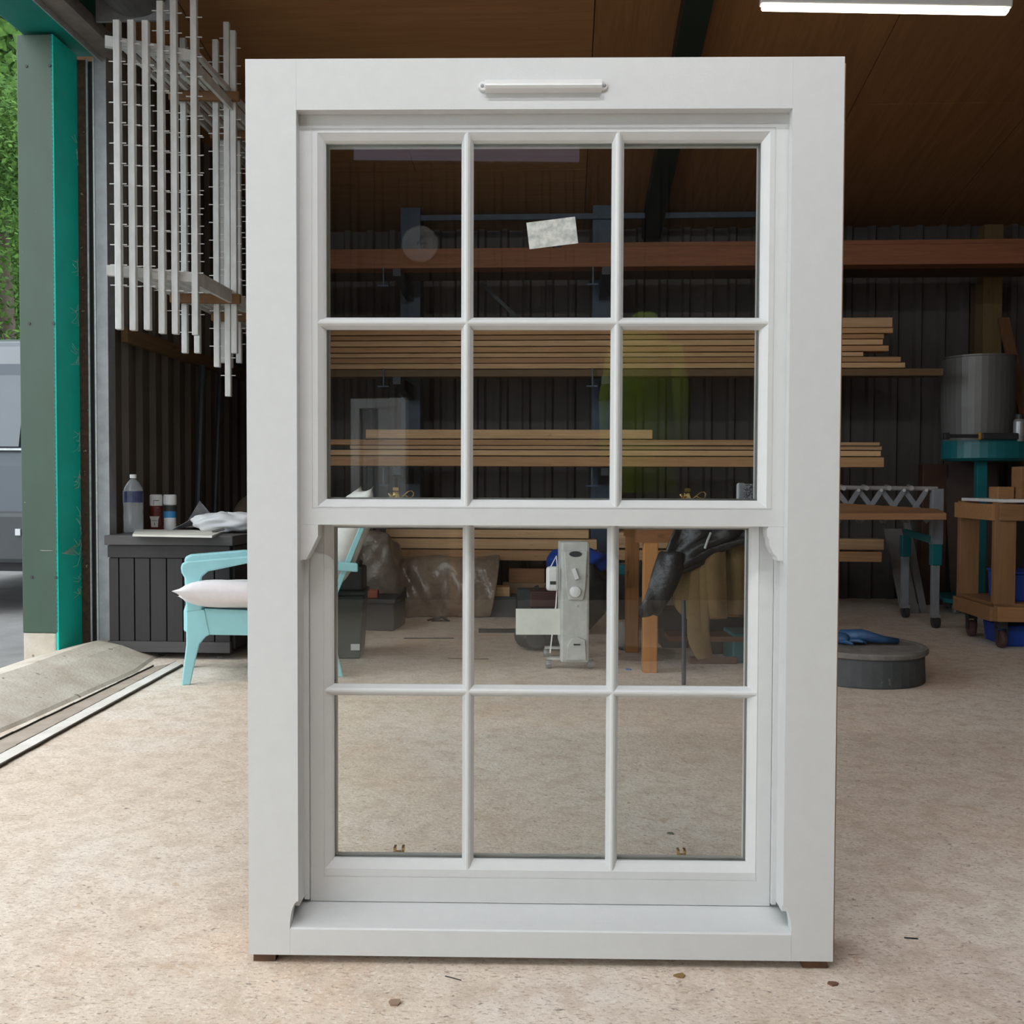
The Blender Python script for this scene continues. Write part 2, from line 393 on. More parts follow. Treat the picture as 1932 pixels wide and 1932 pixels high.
# cobwebs
q = MB(); rr = random.Random(3)
for zc in (.42, .62, .78, 1.02, 1.25, 1.72, 1.98, 2.25, 2.9):
    for k in range(7):
        a = Vector((.004, .245, zc+rr.uniform(-.05, .05))); e = a + Vector((rr.uniform(.004, .012), -rr.uniform(.01, .11), rr.uniform(-.07, .04)))
        mid = (a+e)/2 + Vector((.006, 0, -rr.uniform(0, .03))); q.tube([a, mid, e], .0008, 4)
for k in range(7):
    a = Vector((.003, -.002, .60)); q.tube([a + Vector((0, .2, -.02+.01*k)), a+Vector((.002, .05, 0)), a+Vector((-.1+.01*k, -.006, .02))], .001, 4)
q.build('cobweb', M('cobweb', (.7, .68, .6), rough=1), colm, kind='stuff')
hd = thing('door_header', 'dark teal steel header beam over the big door opening', 'beam')
q = MB().box(LEFT-.30, LEFT+.03, -3.6, 5.62, 3.46, 3.79)
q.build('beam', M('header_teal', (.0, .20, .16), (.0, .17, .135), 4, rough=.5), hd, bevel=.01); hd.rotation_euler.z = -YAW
gd = thing('door_track', 'dusty brown metal guide rail along the underside of the header', 'rail', rz=-YAW)
MB().box(LEFT+.04, LEFT+.16, -3.6, 5.60, 3.43, 3.50).build('rail', M('dusty_track', (.20, .17, .15), (.13, .11, .1), 9, rough=.8), gd)
MB().box(LEFT+.031, LEFT+.039, -3.6, 5.60, 3.40, 3.50).build('lip', GALV, gd)
# vertical guide beside the column
dg = thing('door_guide', 'grey steel vertical door guide with rusty strip and thin white edges', 'door guide', (0, 0, 0))
def vstrip(px0, px1, Y, z0, z1, mat, name, th_=.02, lab=None):
    a = at(px0, 900, Y).x; b = at(px1, 900, Y).x
    return MB().box(a, b, Y, Y+th_, z0, z1).build(name, mat, dg, label=lab)
vstrip(150, 170, 5.70, 0, 3.42, RUST, 'rusty_strip', .05, 'rusty brown strip beside the teal face')
vstrip(168.5, 171.5, 5.685, 0, 3.42, GALV, 'edge_strip', .01)
vstrip(171, 181.5, 5.72, 0, 3.42, BLACK, 'channel_groove', .04)
vstrip(180.5, 183.5, 5.675, 0, 3.42, GALV, 'edge_strip', .02)
vstrip(183, 206, 5.68, .0, 3.74, STEEL, 'channel', .10)
# kerb under the door line
q = MB()
k0, k1 = 1.4, 5.75
def kpt(t, rx, z): return (rx, k0+(k1-k0)*t, z)
rows = []
for i in range(13):
    t = i/12; z = .10 if i < 12 else .05; ex = (0 if i < 11 else .0)
    j = lambda: random.uniform(-.006, .006)
    sh = .32 if t > .98 else 0
    inner = -2.20 if i < 11 else -2.27
    rows.append([kpt(t, -3.0, -.03), kpt(t, -2.86+j(), z-.05), kpt(t, -2.62+j(), z+.005+j()*.5), kpt(t, -2.50+j(), z-.02), kpt(t, inner-.05+j(), .012), kpt(t, inner, -.02)])
q.grid(rows)
kb = q.build('door_threshold', KERB, rz=-YAW, smooth=False); struct(kb)
def fstrip(A0, A1, B0, B1, z, h, name, mat, lab, cat):
    P = [fl(*A0), fl(*A1), fl(*B1), fl(*B0)]
    P[0] += (P[0]-P[1])*.7; P[3] += (P[3]-P[2])*.7
    q = MB().add([(p.x, p.y, z_) for z_ in (z, h) for p in P], [(0, 1, 2, 3), (4, 5, 6, 7), (0, 1, 5, 4), (1, 2, 6, 5), (2, 3, 7, 6), (3, 0, 4, 7)])
    return tag(q.build(name, mat), lab, cat)
fstrip((0, 1398), (290, 1259), (0, 1426), (330, 1252), 0, .004, 'floor_band', M('dirty_band', (.46, .38, .31), (.36, .29, .23), 7, rough=.9, bump=.3), 'dirty brownish concrete band between the threshold and the pale metal strip', 'floor band')
fstrip((0, 1428), (331, 1251), (0, 1446), (343, 1256), 0, .010, 'floor_track', M('worn_track', (.78, .74, .69), (.66, .61, .55), 9, rough=.8), 'worn pale metal strip let into the floor along the threshold', 'floor track')
q = MB()
for a, b in (((0, 1397), (290, 1258)), ((0, 1427), (331, 1251)), ((0, 1448), (345, 1257))):
    p0, p1 = fl(*a), fl(*b); p0 += (p0-p1)*.7; n_ = 40
    for k in range(n_):
        u0, u1 = p0+(p1-p0)*(k/n_), p0+(p1-p0)*((k+1)/n_)
        q.bar(u0+Vector((random.uniform(-.002, .002), 0, .005)), u1+Vector((random.uniform(-.002, .002), 0, .005)), random.uniform(.003, .006), .011)
tag(q.build('floor_groove_dirt', M('groove_dirt', (.07, .055, .04), rough=.95), kind='stuff'), 'dark broken lines of dirt in the grooves beside the metal strip', 'dirt')

# roller shutter barrel
sb = thing('shutter_barrel', 'dark grey roller shutter barrel above the rack of white bars', 'shutter', W(-2.30, 5.2, 3.69), -YAW)
MB().lathe([(.05, .004), (.205, .004), (.205, -4.2), (.05, -4.2)], (0, 0, 0), 32, axis=1).build('barrel', M('shutter_dark', (.16, .155, .15), (.10, .095, .09), 5, rough=.45, metal=.3), sb, smooth=False)
MB().box(-.22, .22, .012, .03, -.22, .26).build('end_plate', STEEL, sb)

# ================================================================== THE SASH WINDOW
WO = Vector((.05984, 1.9982, .02)); WYAW = -.01826
sw = thing('sash_window', 'large white painted box sash window with twelve panes standing on the floor', 'window', WO, WYAW)
def curve_pts(sx):
    n = 7; out = []
    for i in range(n+1):
        t = i/n*math.pi/2
        out.append((sx*(.5+.0175*(1-math.cos(t))) if False else sx*(.5+.0175*math.sin(t)), .113-.056*(1-math.cos(t))))
    return out
for sx in (-1, 1):
    outl = [(sx*.603, 0), (sx*.603, 1.836), (sx*.5, 1.836)] + curve_pts(sx) + [(sx*.5175, 0)]
    MB().prism(outl, 1, 0, .0265).build('jamb', PAINT, sw)
MB().box(-.4998, .4998, 0, .0265, 1.734, 1.836).build('head', PAINT, sw)
sil = [(0, 0), (0, .054), (.003, .057), (.03, .0625), (.085, .0755), (.15, .084), (.15, 0)]
MB().prism(sil, 0, -.5172, .5172).prism([(.0268, 0), (.0268, .062), (.03, .0627), (.085, .0757), (.15, .0842), (.15, 0)], 0, -.5912, -.5171).prism([(.0268, 0), (.0268, .062), (.03, .0627), (.085, .0757), (.15, .0842), (.15, 0)], 0, .5171, .5912).build('sill', PAINT, sw)
for sx in (-1, 1):
    MB().box(sx*.504, sx*.5915, .0267, .155, .092, 1.7383).build('pulley_stile', PAINT, sw)
    MB().box(sx*.592, sx*(.6135 if sx > 0 else .6105), .0268, .16, .004, 1.834).build('outer_lining', RAW, sw, label='bare timber outer lining')
    MB().box(sx*.504, sx*.494, .074, .0835, .085, 1.735).build('parting_bead', PAINT, sw)
    MB().box(sx*.504, sx*.492, .132, .15, .085, 1.735).build('staff_bead', PAINT, sw)
MB().box(-.592, .592, .0267, .155, 1.7385, 1.8355).build('head_lining', PAINT, sw)

def muntin(sash, xc, zc, L0, L1, vertical, f, hw=.0125):
    pr = [(-.0018, f), (.0018, f), (.006, f+.003), (hw, f+.0145), (hw, f+.019), (.006, f+.038), (-.006, f+.038), (-hw, f+.019), (-hw, f+.0145), (-.006, f+.003)]
    mb = MB()
    if vertical: mb.prism([(xc+a, b) for a, b in pr], 2, L0, L1)
    else: mb.prism([(b, zc+a) for a, b in pr], 0, L0, L1)
    mb.build('glazing_bar', PAINT, sash)
def sash(name, x1, z0, z1, f, side, top, bot, zbar, lab):
    """side/top/bot = (groove, face_end, bevel_end) insets"""
    g = .0012
    prof = [(0, 0, 0, f+.045), (0, 0, 0, f), (side[0], top[0], bot[0], f), (side[0]+.0004, top[0]+.0004, bot[0]+.0004, f+g), (side[0]+.0018, top[0]+.0018, bot[0]+.0018, f+g), (side[0]+.0022, top[0]+.0022, bot[0]+.0022, f),
            (side[1], top[1], bot[1], f), (side[2]-.004, top[2]-.004, bot[2]-.004, f+.0095), (side[2], top[2], bot[2], f+.0145), (side[2], top[2], bot[2], f+.0205),
            (side[2]-.004, top[2]-.004, bot[2]-.004, f+.021), (side[2]-.004, top[2]-.004, bot[2]-.004, f+.027), (side[2]+.0035, top[2]+.0035, bot[2]+.0035, f+.0275), (side[2]+.0035, top[2]+.0035, bot[2]+.0035, f+.04), (side[2]-.002, top[2]-.002, bot[2]-.002, f+.045)]
    s = MB().ring(-x1, x1, z0, z1, prof).build(name, PAINT, sw, label=lab)
    gx = x1-side[2]; gz0 = z0+bot[2]; gz1 = z1-top[2]
    for xb in (-.1548, .1548): muntin(s, xb, 0, z0+bot[1], z1-top[1], True, f+.0003)
    muntin(s, 0, zbar, -(x1-side[1]), x1-side[1], False, f+.0004)
    xe = [-gx-.003, -.1548, .1548, gx+.003]; ze = [gz0-.003, zbar, gz1+.003]
    for i in range(3):
        for j in range(2):
            MB().box(xe[i]+.0005, xe[i+1]-.0005, f+.0215, f+.0258, ze[j]+.0005, ze[j+1]-.0005).build('glass_pane', GLASS, s)
    return s
US = sash('upper_sash', .502, .893, 1.737, .0272, (.027, .039, .054), (.031, .039, .0565), (.034, .0385, .053), 1.3105, 'upper sash with six panes and curved horns')
LS = sash('lower_sash', .4935, .0775, .936, .0850, (.029, .0315, .049), (.028, .034, .05), (.053, .071, .0895), .5338, 'lower sash set behind the upper one, six panes')
# horns
hl = [(-.502, .893), (-.463, .893), (-.463, .868), (-.466, .862), (-.478, .838), (-.4865, .8225), (-.4895, .8195), (-.495, .8195), (-.5005, .8165), (-.502, .8165)]
MB().prism(hl, 1, .0272, .068).build('horn', PAINT, US, bevel=.001)
hr = [(.502, .893), (.468, .893), (.4655, .886), (.4665, .872), (.470, .866), (.4715, .852), (.478, .838), (.4865, .829), (.4875, .8225), (.497, .8225), (.502, .8165)]
MB().prism(hr, 1, .0272, .068).build('horn', PAINT, US, bevel=.001)
# vent on the head
tv = MB().prism([(0, 1.7655), (-.016, 1.769), (-.0195, 1.774), (-.0185, 1.7775), (-.012, 1.788), (-.004, 1.7905), (0, 1.7905)], 0, -.1165, .1175).build('trickle_vent', WHITEP, sw, bevel=.0008)
for sx in (-1, 1):
    cx = sx*.1205
    MB().lathe([(.0095, 0), (.0095, -.004), (.008, -.0055)], (cx, 0, 1.7785), 20, axis=1).build('end_lug', WHITEP, tv)
    MB().lathe([(.0036, -.0052), (.0036, -.0066), (.002, -.0072)], (cx+sx*.002, 0, 1.7785), 12, axis=1).build('screw', STEEL, tv)
# brass fasteners on the meeting rail of the lower sash
def fastener(x):
    o = MB().prism([(-.029, .0), (.029, .0), (.027, .0035), (.018, .0055), (-.018, .0055), (-.027, .0035)], 1, .004, .026).build('sash_fastener', BRASS, LS, loc=(x, .085, .9365), bevel=.0008, label='brass fastener on the meeting rail')
    def sub(m_, n, s_=True): m_.build(n, BRASS, o, smooth=s_)
    sub(MB().lathe([(.0125, .004), (.009, .012), (.0055, .021), (.0065, .024)], (-.003, .014, 0), 4), 'post', False)
    sub(MB().box(-.0085, .0035, .008, .02, .027, .034), 'cap', False)
    sub(MB().tube([(-.012, .012, .014), (-.017, .01, .022)], [.003, .0025], 8), 'pin')
    sub(MB().lathe([(.001, .004), (.0045, .005), (.0045, .010), (.001, .012)], (.014, .012, 0), 12), 'stud')
    pts = [(.008, .012, .012), (.016, .011, .018), (.024, .01, .0255), (.031, .01, .0275), (.036, .01, .023), (.035, .01, .016), (.029, .01, .013), (.022, .01, .0145), (.016, .011, .018)]
    sub(MB().tube(pts, .0013, 6), 'lever')
    return o
fastener(-.308); fastener(.3145)
for x, w_ in ((-.309, .024), (.312, .02)):
    MB().box(x-w_/2, x+w_/2, .131, .136, .10, .1705).box(x-w_/2, x-w_/2+.006, .131, .15, .1655, .178).box(x+w_/2-.006, x+w_/2, .131, .15, .1655, .178).build('sash_lift', BRASS, LS, bevel=.001, label='brass lift on the inside of the bottom rail')
# maker's labels on the glass (washed out print, speckled)
LAB = M('faded_label', (.60, .60, .56), (.36, .38, .36), 60, rough=.8, lo=.40, hi=.62)
LAB2 = M('label_from_behind', (.52, .55, .49), (.44, .47, .42), 25, rough=.8)
def sticker(par, x, z, w_, h_, y, rot, mat, lab):
    c_, s_ = math.cos(rot), math.sin(rot); P = []
    for a, b in ((-w_/2, -h_/2), (w_/2, -h_/2), (w_/2, h_/2), (-w_/2, h_/2)): P.append((x+a*c_-b*s_, z+a*s_+b*c_))
    MB().prism(P, 1, y, y+.0004).build('label_sticker', mat, par, label=lab)
sticker(US, .0205, 1.4985, .1015, .055, .0480, R(7), LAB, 'tilted pale speckled label stuck on the top middle pane')
sticker(LS, -.005, .6825, .0955, .056, .1050, R(.3), LAB2, 'blank greenish grey label on the lower middle pane')
# packet lying on the meeting rail
pk = thing('printed_packet', 'small grey packet with dark printed pattern on the window meeting rail', 'packet', WO+Matrix.Rotation(WYAW, 3, 'Z') @ Vector((.4480, .118, .9385)), WYAW)
MB().box(-.020, .028, -.010, .012, 0, .0425).build('body', M('packet_print', (.55, .56, .60), (.10, .10, .12), 130, rough=.4, lo=.47, hi=.5, dist=3), pk, bevel=.005)
MB().box(-.026, -.010, -.0105, .0125, .001, .0445).build('cap', M('packet_grey', (.5, .52, .58), rough=.4), pk, bevel=.005)
# packing blocks under the window
for px0, px1, lab in ((477, 517, 'short brown wood block under the left corner of the window'), (1519, 1567, 'short brown wood block under the right corner of the window')):
    a = WO + Matrix.Rotation(WYAW, 3, 'Z') @ Vector((-.597 if px0 < 900 else .545, .012, -.02))
    o = tag(MB().box(0, .046 if px0 < 900 else .05, 0, .09, 0, .0198).build('wood_block', wood('block_wood', (.17, .085, .04), (.10, .05, .025), 1), None, loc=a, rz=WYAW), lab, 'block')

# ================================================================== RACK OF WHITE BARS (drying rack)
WB = M('worn_white_bars', (.64, .645, .63), (.50, .50, .48), 14, (1, 1, .4), rough=.7, spots=(20, .70, (.40, .36, .30)))
rk = thing('drying_rack', 'hanging drying rack of white upright bars with small pegs by the door', 'rack')
def upright(x, y, z0, z1, w_=.034, d_=.034, mat=WB):
    o = MB().box(-w_/2, w_/2, 0, d_, z0, z1).build('upright', mat, rk, loc=(x, y, 0), bevel=.004)
    q_ = MB(); z = z0 + .12
    while z < z1-.03:
        if z > 1.95 or random.random() < .3:
            q_.box(-w_/2-.026, w_/2+.026, d_*.3, d_*.3+.004, z, z+.0045)
        z += .102
    q_.build('pegs', WB, o, kind='stuff')
front = [(221, 36, 621, 5.00), (248, 36, 623, 5.03), (275, 37, 622, 5.06), (303, 0, 629, 5.10), (328, -30, 630, 5.13), (366, -60, 632, 5.18)]
for px, yt, yb, d in front:
    a = at(px, 350, d); upright(a.x, d, at(px, yb, d).z, min(at(px, yt, d).z, 3.6), .034)
for row, (d, zt) in enumerate(((5.72, 3.66), (6.35, 3.35), (7.0, 3.2), (7.6, 3.1))):
    for k, (px, yt, yb, dd) in enumerate(front):
        X = at(px, 350, dd).x + .10 + row*.02 + random.uniform(-.012, .012)
        if row == 0 and k == 5: X = at(440, 350, d).x
        if row == 0 and k == 2: continue
        z0 = 1.77 - random.choice([0, .0, .03, .08]) - (.0 if row else .02)
        if (row, k) in ((0, 4), (1, 5)): z0 = 1.50
        upright(X, d, z0, zt - random.uniform(0, .12), .034)
XL, XR = at(212, 350, 5.0).x, at(366, 350, 5.18).x
def lvl(z, n, name):
    for d0 in (5.045, 5.70, 6.33, 6.98): 
        xl = XL + (d0-5.0)*.07; xr = XR + .02 + (d0-5.0)*.07
        if d0 < 5.1: MB().bar((XL-.05, 5.045, z), (XR+.0, 5.22, z), .03, .052).build('rail', WB, rk)
        else: MB().bar((xl, d0-.01, z-.02), (xr+.03, d0+.0, z-.02), .035, .055).build('cross_beam', M('stained_beam', (.22, .11, .045), (.14, .07, .03), 6, rough=.8), rk, bevel=.008, label='brown cross beam')
    for k in range(n):
        t = k/(n-1); x0 = XL+(XR-XL)*t
        MB().bar((x0, 5.08+.14*t, z+.02), (x0+.16, 7.6, z+.02), .022, .028).build('slat', WB, rk)
lvl(3.235, 7, 'top'); lvl(2.08, 7, 'low')
MB().bar((XR+.005, 5.2, 3.17), (XR+.19, 7.6, 3.17), .02, .05).build('side_rail', WB, rk)
MB().bar((XR+.005, 5.2, 2.06), (XR+.19, 7.6, 2.06), .02, .05).build('side_rail', WB, rk)
# brown wall rail behind the lower ends
tag(MB().box(LEFT+.035, LEFT+.075, 5.78, BACK-.05, 1.84, 1.93).build('wall_rail', wood('rail_brown', (.16, .09, .03), (.10, .055, .02), 1), rz=-YAW), 'brown timber rail on the left wall below the white bars', 'rail')
# steel purlin post
for rx, ry in ((LEFT+.07, 6.75), (LEFT+.07, 7.25)):
    pass
c = at(368, 905, 6.55)
tag(MB().tube([(c.x, 6.5, .0), (c.x-.01, 6.75, 1.8)], .022, 8).build('metal_pole', DKSTEEL), 'black pole leaning on the left wall behind the condiment bottles', 'pole')
c = at(405, 905, 7.0)
o = thing('long_broom', 'thin black broom pole standing behind the counter nearest the window', 'broom', (c.x, 6.9, 0))
MB().tube([(0, 0, .1), (.0, .25, 1.85)], .018, 8).build('handle', DKSTEEL, o)
MB().box(-.03, .03, -.14, .14, .0, .10).build('head', BLACK, o, bevel=.01)

# ================================================================== COUNTER WITH BOTTLES
cp0 = fl(435, 1245)
ct = thing('counter', 'low black boarded wooden counter against the left wall by the door', 'counter', (cp0.x, cp0.y, 0), -YAW)
CZ = .70
MB().box(-.70, 0, .02, .70, .05, CZ-.055).build('body', DARKWOOD, ct)
MB().box(-.71, .025, -.03, .72, CZ-.055, CZ).build('top', DARKTOP, ct, bevel=.004)
xb = [-.70, -.64, -.55, -.46, -.365, -.27, -.18, -.09, 0]
for i in range(8):
    MB().box(xb[i]+.003, xb[i+1]-.003, .0, .02, .10+.0, CZ-.13).build('board', DARKWOOD, ct, bevel=.002)
MB().box(-.70, .0, -.008, .018, CZ-.125, CZ-.058).build('top_rail', DARKWOOD, ct)
MB().box(-.70, -.0, -.012, .018, .04, .10).build('plinth', DARKTOP, ct)
for i in range(6):
    MB().box(.0, .018, .03+.112*i, .138+.112*i, .06, CZ-.06).build('board', DARKWOOD, ct, bevel=.002)
def on(px, py, z=CZ): return fl(px, py, z)
# water bottle
b = at(252, 1006, 5.80); b.z = CZ; h = (b.y)*(1003-893)/FPX
wb = thing('water_bottle', 'clear plastic water bottle with dark blue band on the counter', 'bottle', b)
PET = M('clear_pet', (.50, .52, .54), (.42, .44, .46), 5, rough=.1, alpha=.34, spec=.8)
rb_ = 36/2/FPX*b.y
MB().lathe([(rb_*.85, 0), (rb_, .012), (rb_*.97, .05), (rb_, .09), (rb_*.96, .12), (rb_*1.0, .15), (rb_, h*.66), (rb_*.92, h*.76), (rb_*.6, h*.86), (rb_*.25, h*.92), (rb_*.24, h*.935)], seg=24).build('body', PET, wb, smooth=True)
MB().lathe([(rb_*1.01, h*.52), (rb_*1.02, h*.53), (rb_*1.02, h*.70), (rb_*.99, h*.715)], seg=24).build('label_band', M('blue_band', (.02, .025, .07), (.06, .07, .15), 12, rough=.4), wb, smooth=False)
MB().lathe([(rb_*.31, h*.935), (rb_*.33, h*.94), (rb_*.33, h*.995), (rb_*.3, h)], seg=16).build('cap', WHITEP, wb)
# ketchup
b = on(295, 1001); k = b.y/FPX; r_ = 12.5*k; h = 68*k
kt = thing('ketchup_bottle', 'red sauce bottle with white cap and cream label on the counter', 'bottle', b)
MB().lathe([(r_*.9, 0), (r_, .006), (r_*.93, h*.2), (r_*.9, h*.5), (r_, h*.62), (r_*.8, h*.72)], seg=20, sy=.7).build('body', M('sauce_red', (.13, .018, .012), (.10, .015, .01), 8, rough=.3), kt, smooth=True)
MB().lathe([(r_*.9, h*.69), (r_*.95, h*.70), (r_*.95, h*.97), (r_*.85, h)], seg=20, sy=.8).build('cap', WHITEP, kt, smooth=False)
MB().prism([(-r_*.75, h*.40), (r_*.75, h*.40), (r_*.55, h*.30), (r_*.5, h*.10), (-r_*.5, h*.10), (-r_*.55, h*.30)], 1, -r_*.76, -r_*.70).build('label_patch', M('cream_label', (.65, .62, .55), (.55, .5, .45), 60, rough=.6), kt, label='cream keystone shaped label')
q = MB().box(-r_*.4, r_*.4, -r_*.775, -r_*.755, h*.27, h*.285).box(-r_*.06, r_*.06, -r_*.775, -r_*.755, h*.16, h*.22)
q.build('print', M('print_dark', (.15, .12, .12), rough=.7), kt)
MB().box(-r_*.1, r_*.7, -r_*.78, -r_*.765, h*.83, h*.845).box(-r_*.14, -r_*.08, -r_*.78, -r_*.765, h*.72, h*.84).build('cap_hinge', BLACK, kt)
b = on(321, 1001)
my = thing('squeezy_bottle', 'white squeezy bottle with black and light blue bands beside the red one', 'bottle', b)
MB().lathe([(r_*.85, 0), (r_*.92, .006), (r_*.9, h*.70)], seg=20, sy=.8).build('body', WHITEP, my, smooth=True)
MB().lathe([(r_*.94, h*.36), (r_*.94, h*.40), (r_*.94, h*.54)], seg=20, sy=.82).build('blue_band', M('light_blue_band', (.05, .28, .62), rough=.4), my)
MB().lathe([(r_*.95, h*.54), (r_*.95, h*.68), (r_*.85, h*.72)], seg=20, sy=.82).build('black_band', BLACK, my)
MB().lathe([(r_*.88, h*.71), (r_*.98, h*.74), (r_*.98, h*.96), (r_*.88, h)], seg=20, sy=.85).build('cap', WHITEP, my)
# board / envelope on the counter edge
P = [on(250, 1011, CZ+.004), on(400, 1013.5, CZ+.004), on(425, 1003, CZ+.004), on(256, 1001, CZ+.004)]
q = MB(); q.add([(p.x, p.y, CZ+z) for z in (.001, .012) for p in P], [(0, 1, 2, 3), (4, 5, 6, 7), (0, 1, 5, 4), (1, 2, 6, 5), (2, 3, 7, 6), (3, 0, 4, 7)])
tag(q.build('flat_board', M('cream_board', (.62, .60, .54), (.5, .48, .43), 5, rough=.8)), 'flat cream board lying along the front edge of the counter', 'board')
a_ = on(412, 1008)
tag(MB().obox((a_.x, a_.y, CZ+.022), (.07, .05, .006), (R(8), R(-14), R(20))).build('tile_offcut', DARKTOP), 'small dark offcut resting on the end of the cream board', 'offcut')
def crumple(name, lab, cat, c, rad, mat, seed, n=6, amp=.16, p=.7, group=None):
    q_ = MB().blob((0, 0, rad[2]), rad, 28, 16, wob(seed, n, amp), p)
    rr_ = random.Random(seed)
    q_.v = [(x+rr_.uniform(-1, 1)*rad[0]*.02, y+rr_.uniform(-1, 1)*rad[1]*.02, max(0.0, z)) for x, y, z in q_.v]
    return tag(q_.build(name, mat, loc=c, sub=1, smooth=True, weld=True), lab, cat, group)
c = at(428, 1000, 5.86); crumple('paper_bag', 'crumpled white paper bag lying on the counter by the window', 'bag', (c.x, 5.86, CZ), (.21, .13, .060), PAPER, 12, 7, .20, .9)
c = at(376, 985, 6.02); q = MB().grid([[(-.18, 0, 0), (-.07, .0, .06), (.0, .01, .185), (.10, .0, .07)], [(-.22, .1, .0), (-.05, .08, .035), (.05, .1, .05), (.12, .1, .01)]])
tag(q.build('clear_bag', M('plastic_film', (.45, .44, .44), (.3, .3, .36), 20, rough=.25, alpha=.7), loc=(c.x, c.y, CZ+.002), solid=.002), 'crinkled clear plastic bag standing behind the white bottle', 'bag')
c = on(345, 995)
tag(MB().obox((0, 0, .004), (.26, .12, .006), (0, 0, R(8))).build('newspaper', PAPER, loc=(c.x, c.y+.03, CZ)), 'flat folded newspaper lying behind the bottles', 'newspaper')
c = at(440, 950, 6.3); crumple('sacking_heap', 'brown heap of sacking behind the counter near the window', 'heap', (c.x+.22, 6.75, .0), (.36, .28, .46), M('brown_sacking', (.10, .07, .05), (.06, .045, .03), 9, rough=.95), 5)

# ================================================================== AQUA ARMCHAIR (side on, facing the door)
f0, f1 = fl(347, 1293), fl(642, 1272)
ax = (f1-f0); ang = .285; Lc = .765
ch = thing('plastic_armchair', 'pale aqua moulded plastic armchair half hidden behind the window', 'chair', f0, ang)
WCH = .50
def side(y0, s):
    # one moulded side: front leg, skirt, rear leg
    y1 = y0+.028*s
    leg = [(-.012, 0), (.03, 0), (.055, .12), (.075, .2), (.105, .235), (.125, .245), (.10, .37), (.012, .375), (.012, .2)]
    MB().prism(leg, 1, y0, y1).build('leg', AQUA, ch, bevel=.006)
    rleg = [(Lc-.03, 0), (Lc+.015, 0), (Lc-.07, .36), (Lc-.19, .34), (Lc-.17, .24), (Lc-.09, .20), (Lc-.06, .14)]
    MB().prism(rleg, 1, y0, y1).build('leg', AQUA, ch, bevel=.006)
    sk = [(.10, .245), (Lc-.15, .215), (Lc-.12, .335), (.10, .375)]
    MB().prism(sk, 1, y0+.004*s, y0+.024*s).build('side_skirt', AQUA, ch, bevel=.004)
    post = [(.012, .36), (.088, .37), (.075, .50), (.09, .535), (.13, .57), (.0, .60), (-.012, .585), (-.008, .555), (.006, .53)]
    MB().prism(post, 1, y0-.004*s, y0+.05*s).build('arm_post', AQUA, ch, bevel=.008)
    arm = [(-.008, .598), (-.01, .578), (.12, .56), (.30, .595), (Lc+.03, .545), (Lc+.09, .54), (Lc+.09, .585), (.30, .632), (.02, .612)]
    MB().prism(arm, 1, y0-.006*s, y0+.062*s).build('armrest', AQUA, ch, bevel=.008)
side(0, 1); side(WCH, -1)
MB().prism([(.02, .345), (.1, .375), (Lc-.14, .335), (Lc-.1, .34), (Lc-.1, .325), (.1, .355), (.02, .33)], 1, .02, WCH-.02).build('seat', AQUA, ch, bevel=.006)
MB().box(-.0, .03, .02, WCH-.02, .26, .375).build('front_skirt', AQUA, ch, bevel=.01)
for i in range(7):
    y_ = .05+i*(WCH-.1)/6.0
    MB().prism([(Lc-.08, .33), (Lc-.05, .33), (Lc+.15, .82), (Lc+.12, .82)], 1, y_-.02, y_+.02).build('back_slat', AQUA, ch, bevel=.004)
MB().prism([(Lc+.11, .80), (Lc+.15, .80), (Lc+.175, .88), (Lc+.135, .88)], 1, .01, WCH-.01).build('back_rail', AQUA, ch, bevel=.01)
def pillow(name, lab, L, Wd, T, mat, loc, rot):
    rows = []; n = 16
    q_ = MB()
    for sgn in (1, -1):
        rows = []
        for i in range(n+1):
            u = i/n*2-1; r2 = []
            for j in range(n+1):
                v = j/n*2-1
                t = (max(0, 1-abs(u)**2.4)**.55)*(max(0, 1-abs(v)**2.4)**.55)
                pin = 1-.10*(1-abs(v)**3)*abs(u)**2; pin2 = 1-.10*(1-abs(u)**3)*abs(v)**2
                r2.append((u*L/2*pin, v*Wd/2*pin2, sgn*T/2*t*(1+.08*math.sin(3*u+5*v)) ))
            rows.append(r2)
        q_.grid(rows)
    o = q_.build(name, mat, loc=loc, smooth=True, weld=True); o.rotation_euler = rot
    return tag(o, lab, 'cushion')
mt = Matrix.Rotation(ang, 3, 'Z')
pillow('seat_cushion', 'plump off white cushion on the seat of the aqua armchair', .60, .56, .155, CLOTHW, f0+mt @ Vector((.25, .13, .425)), (R(-9), R(2.5), ang))
pillow('back_cushion', 'tall pale ribbed cushion leaning on the armchair back', .62, .48, .21, CLOTHS, f0+mt @ Vector((Lc+.045, .24, .70)), (0, R(-66), ang))
b = f0+mt @ Vector((.0, .0, 0))

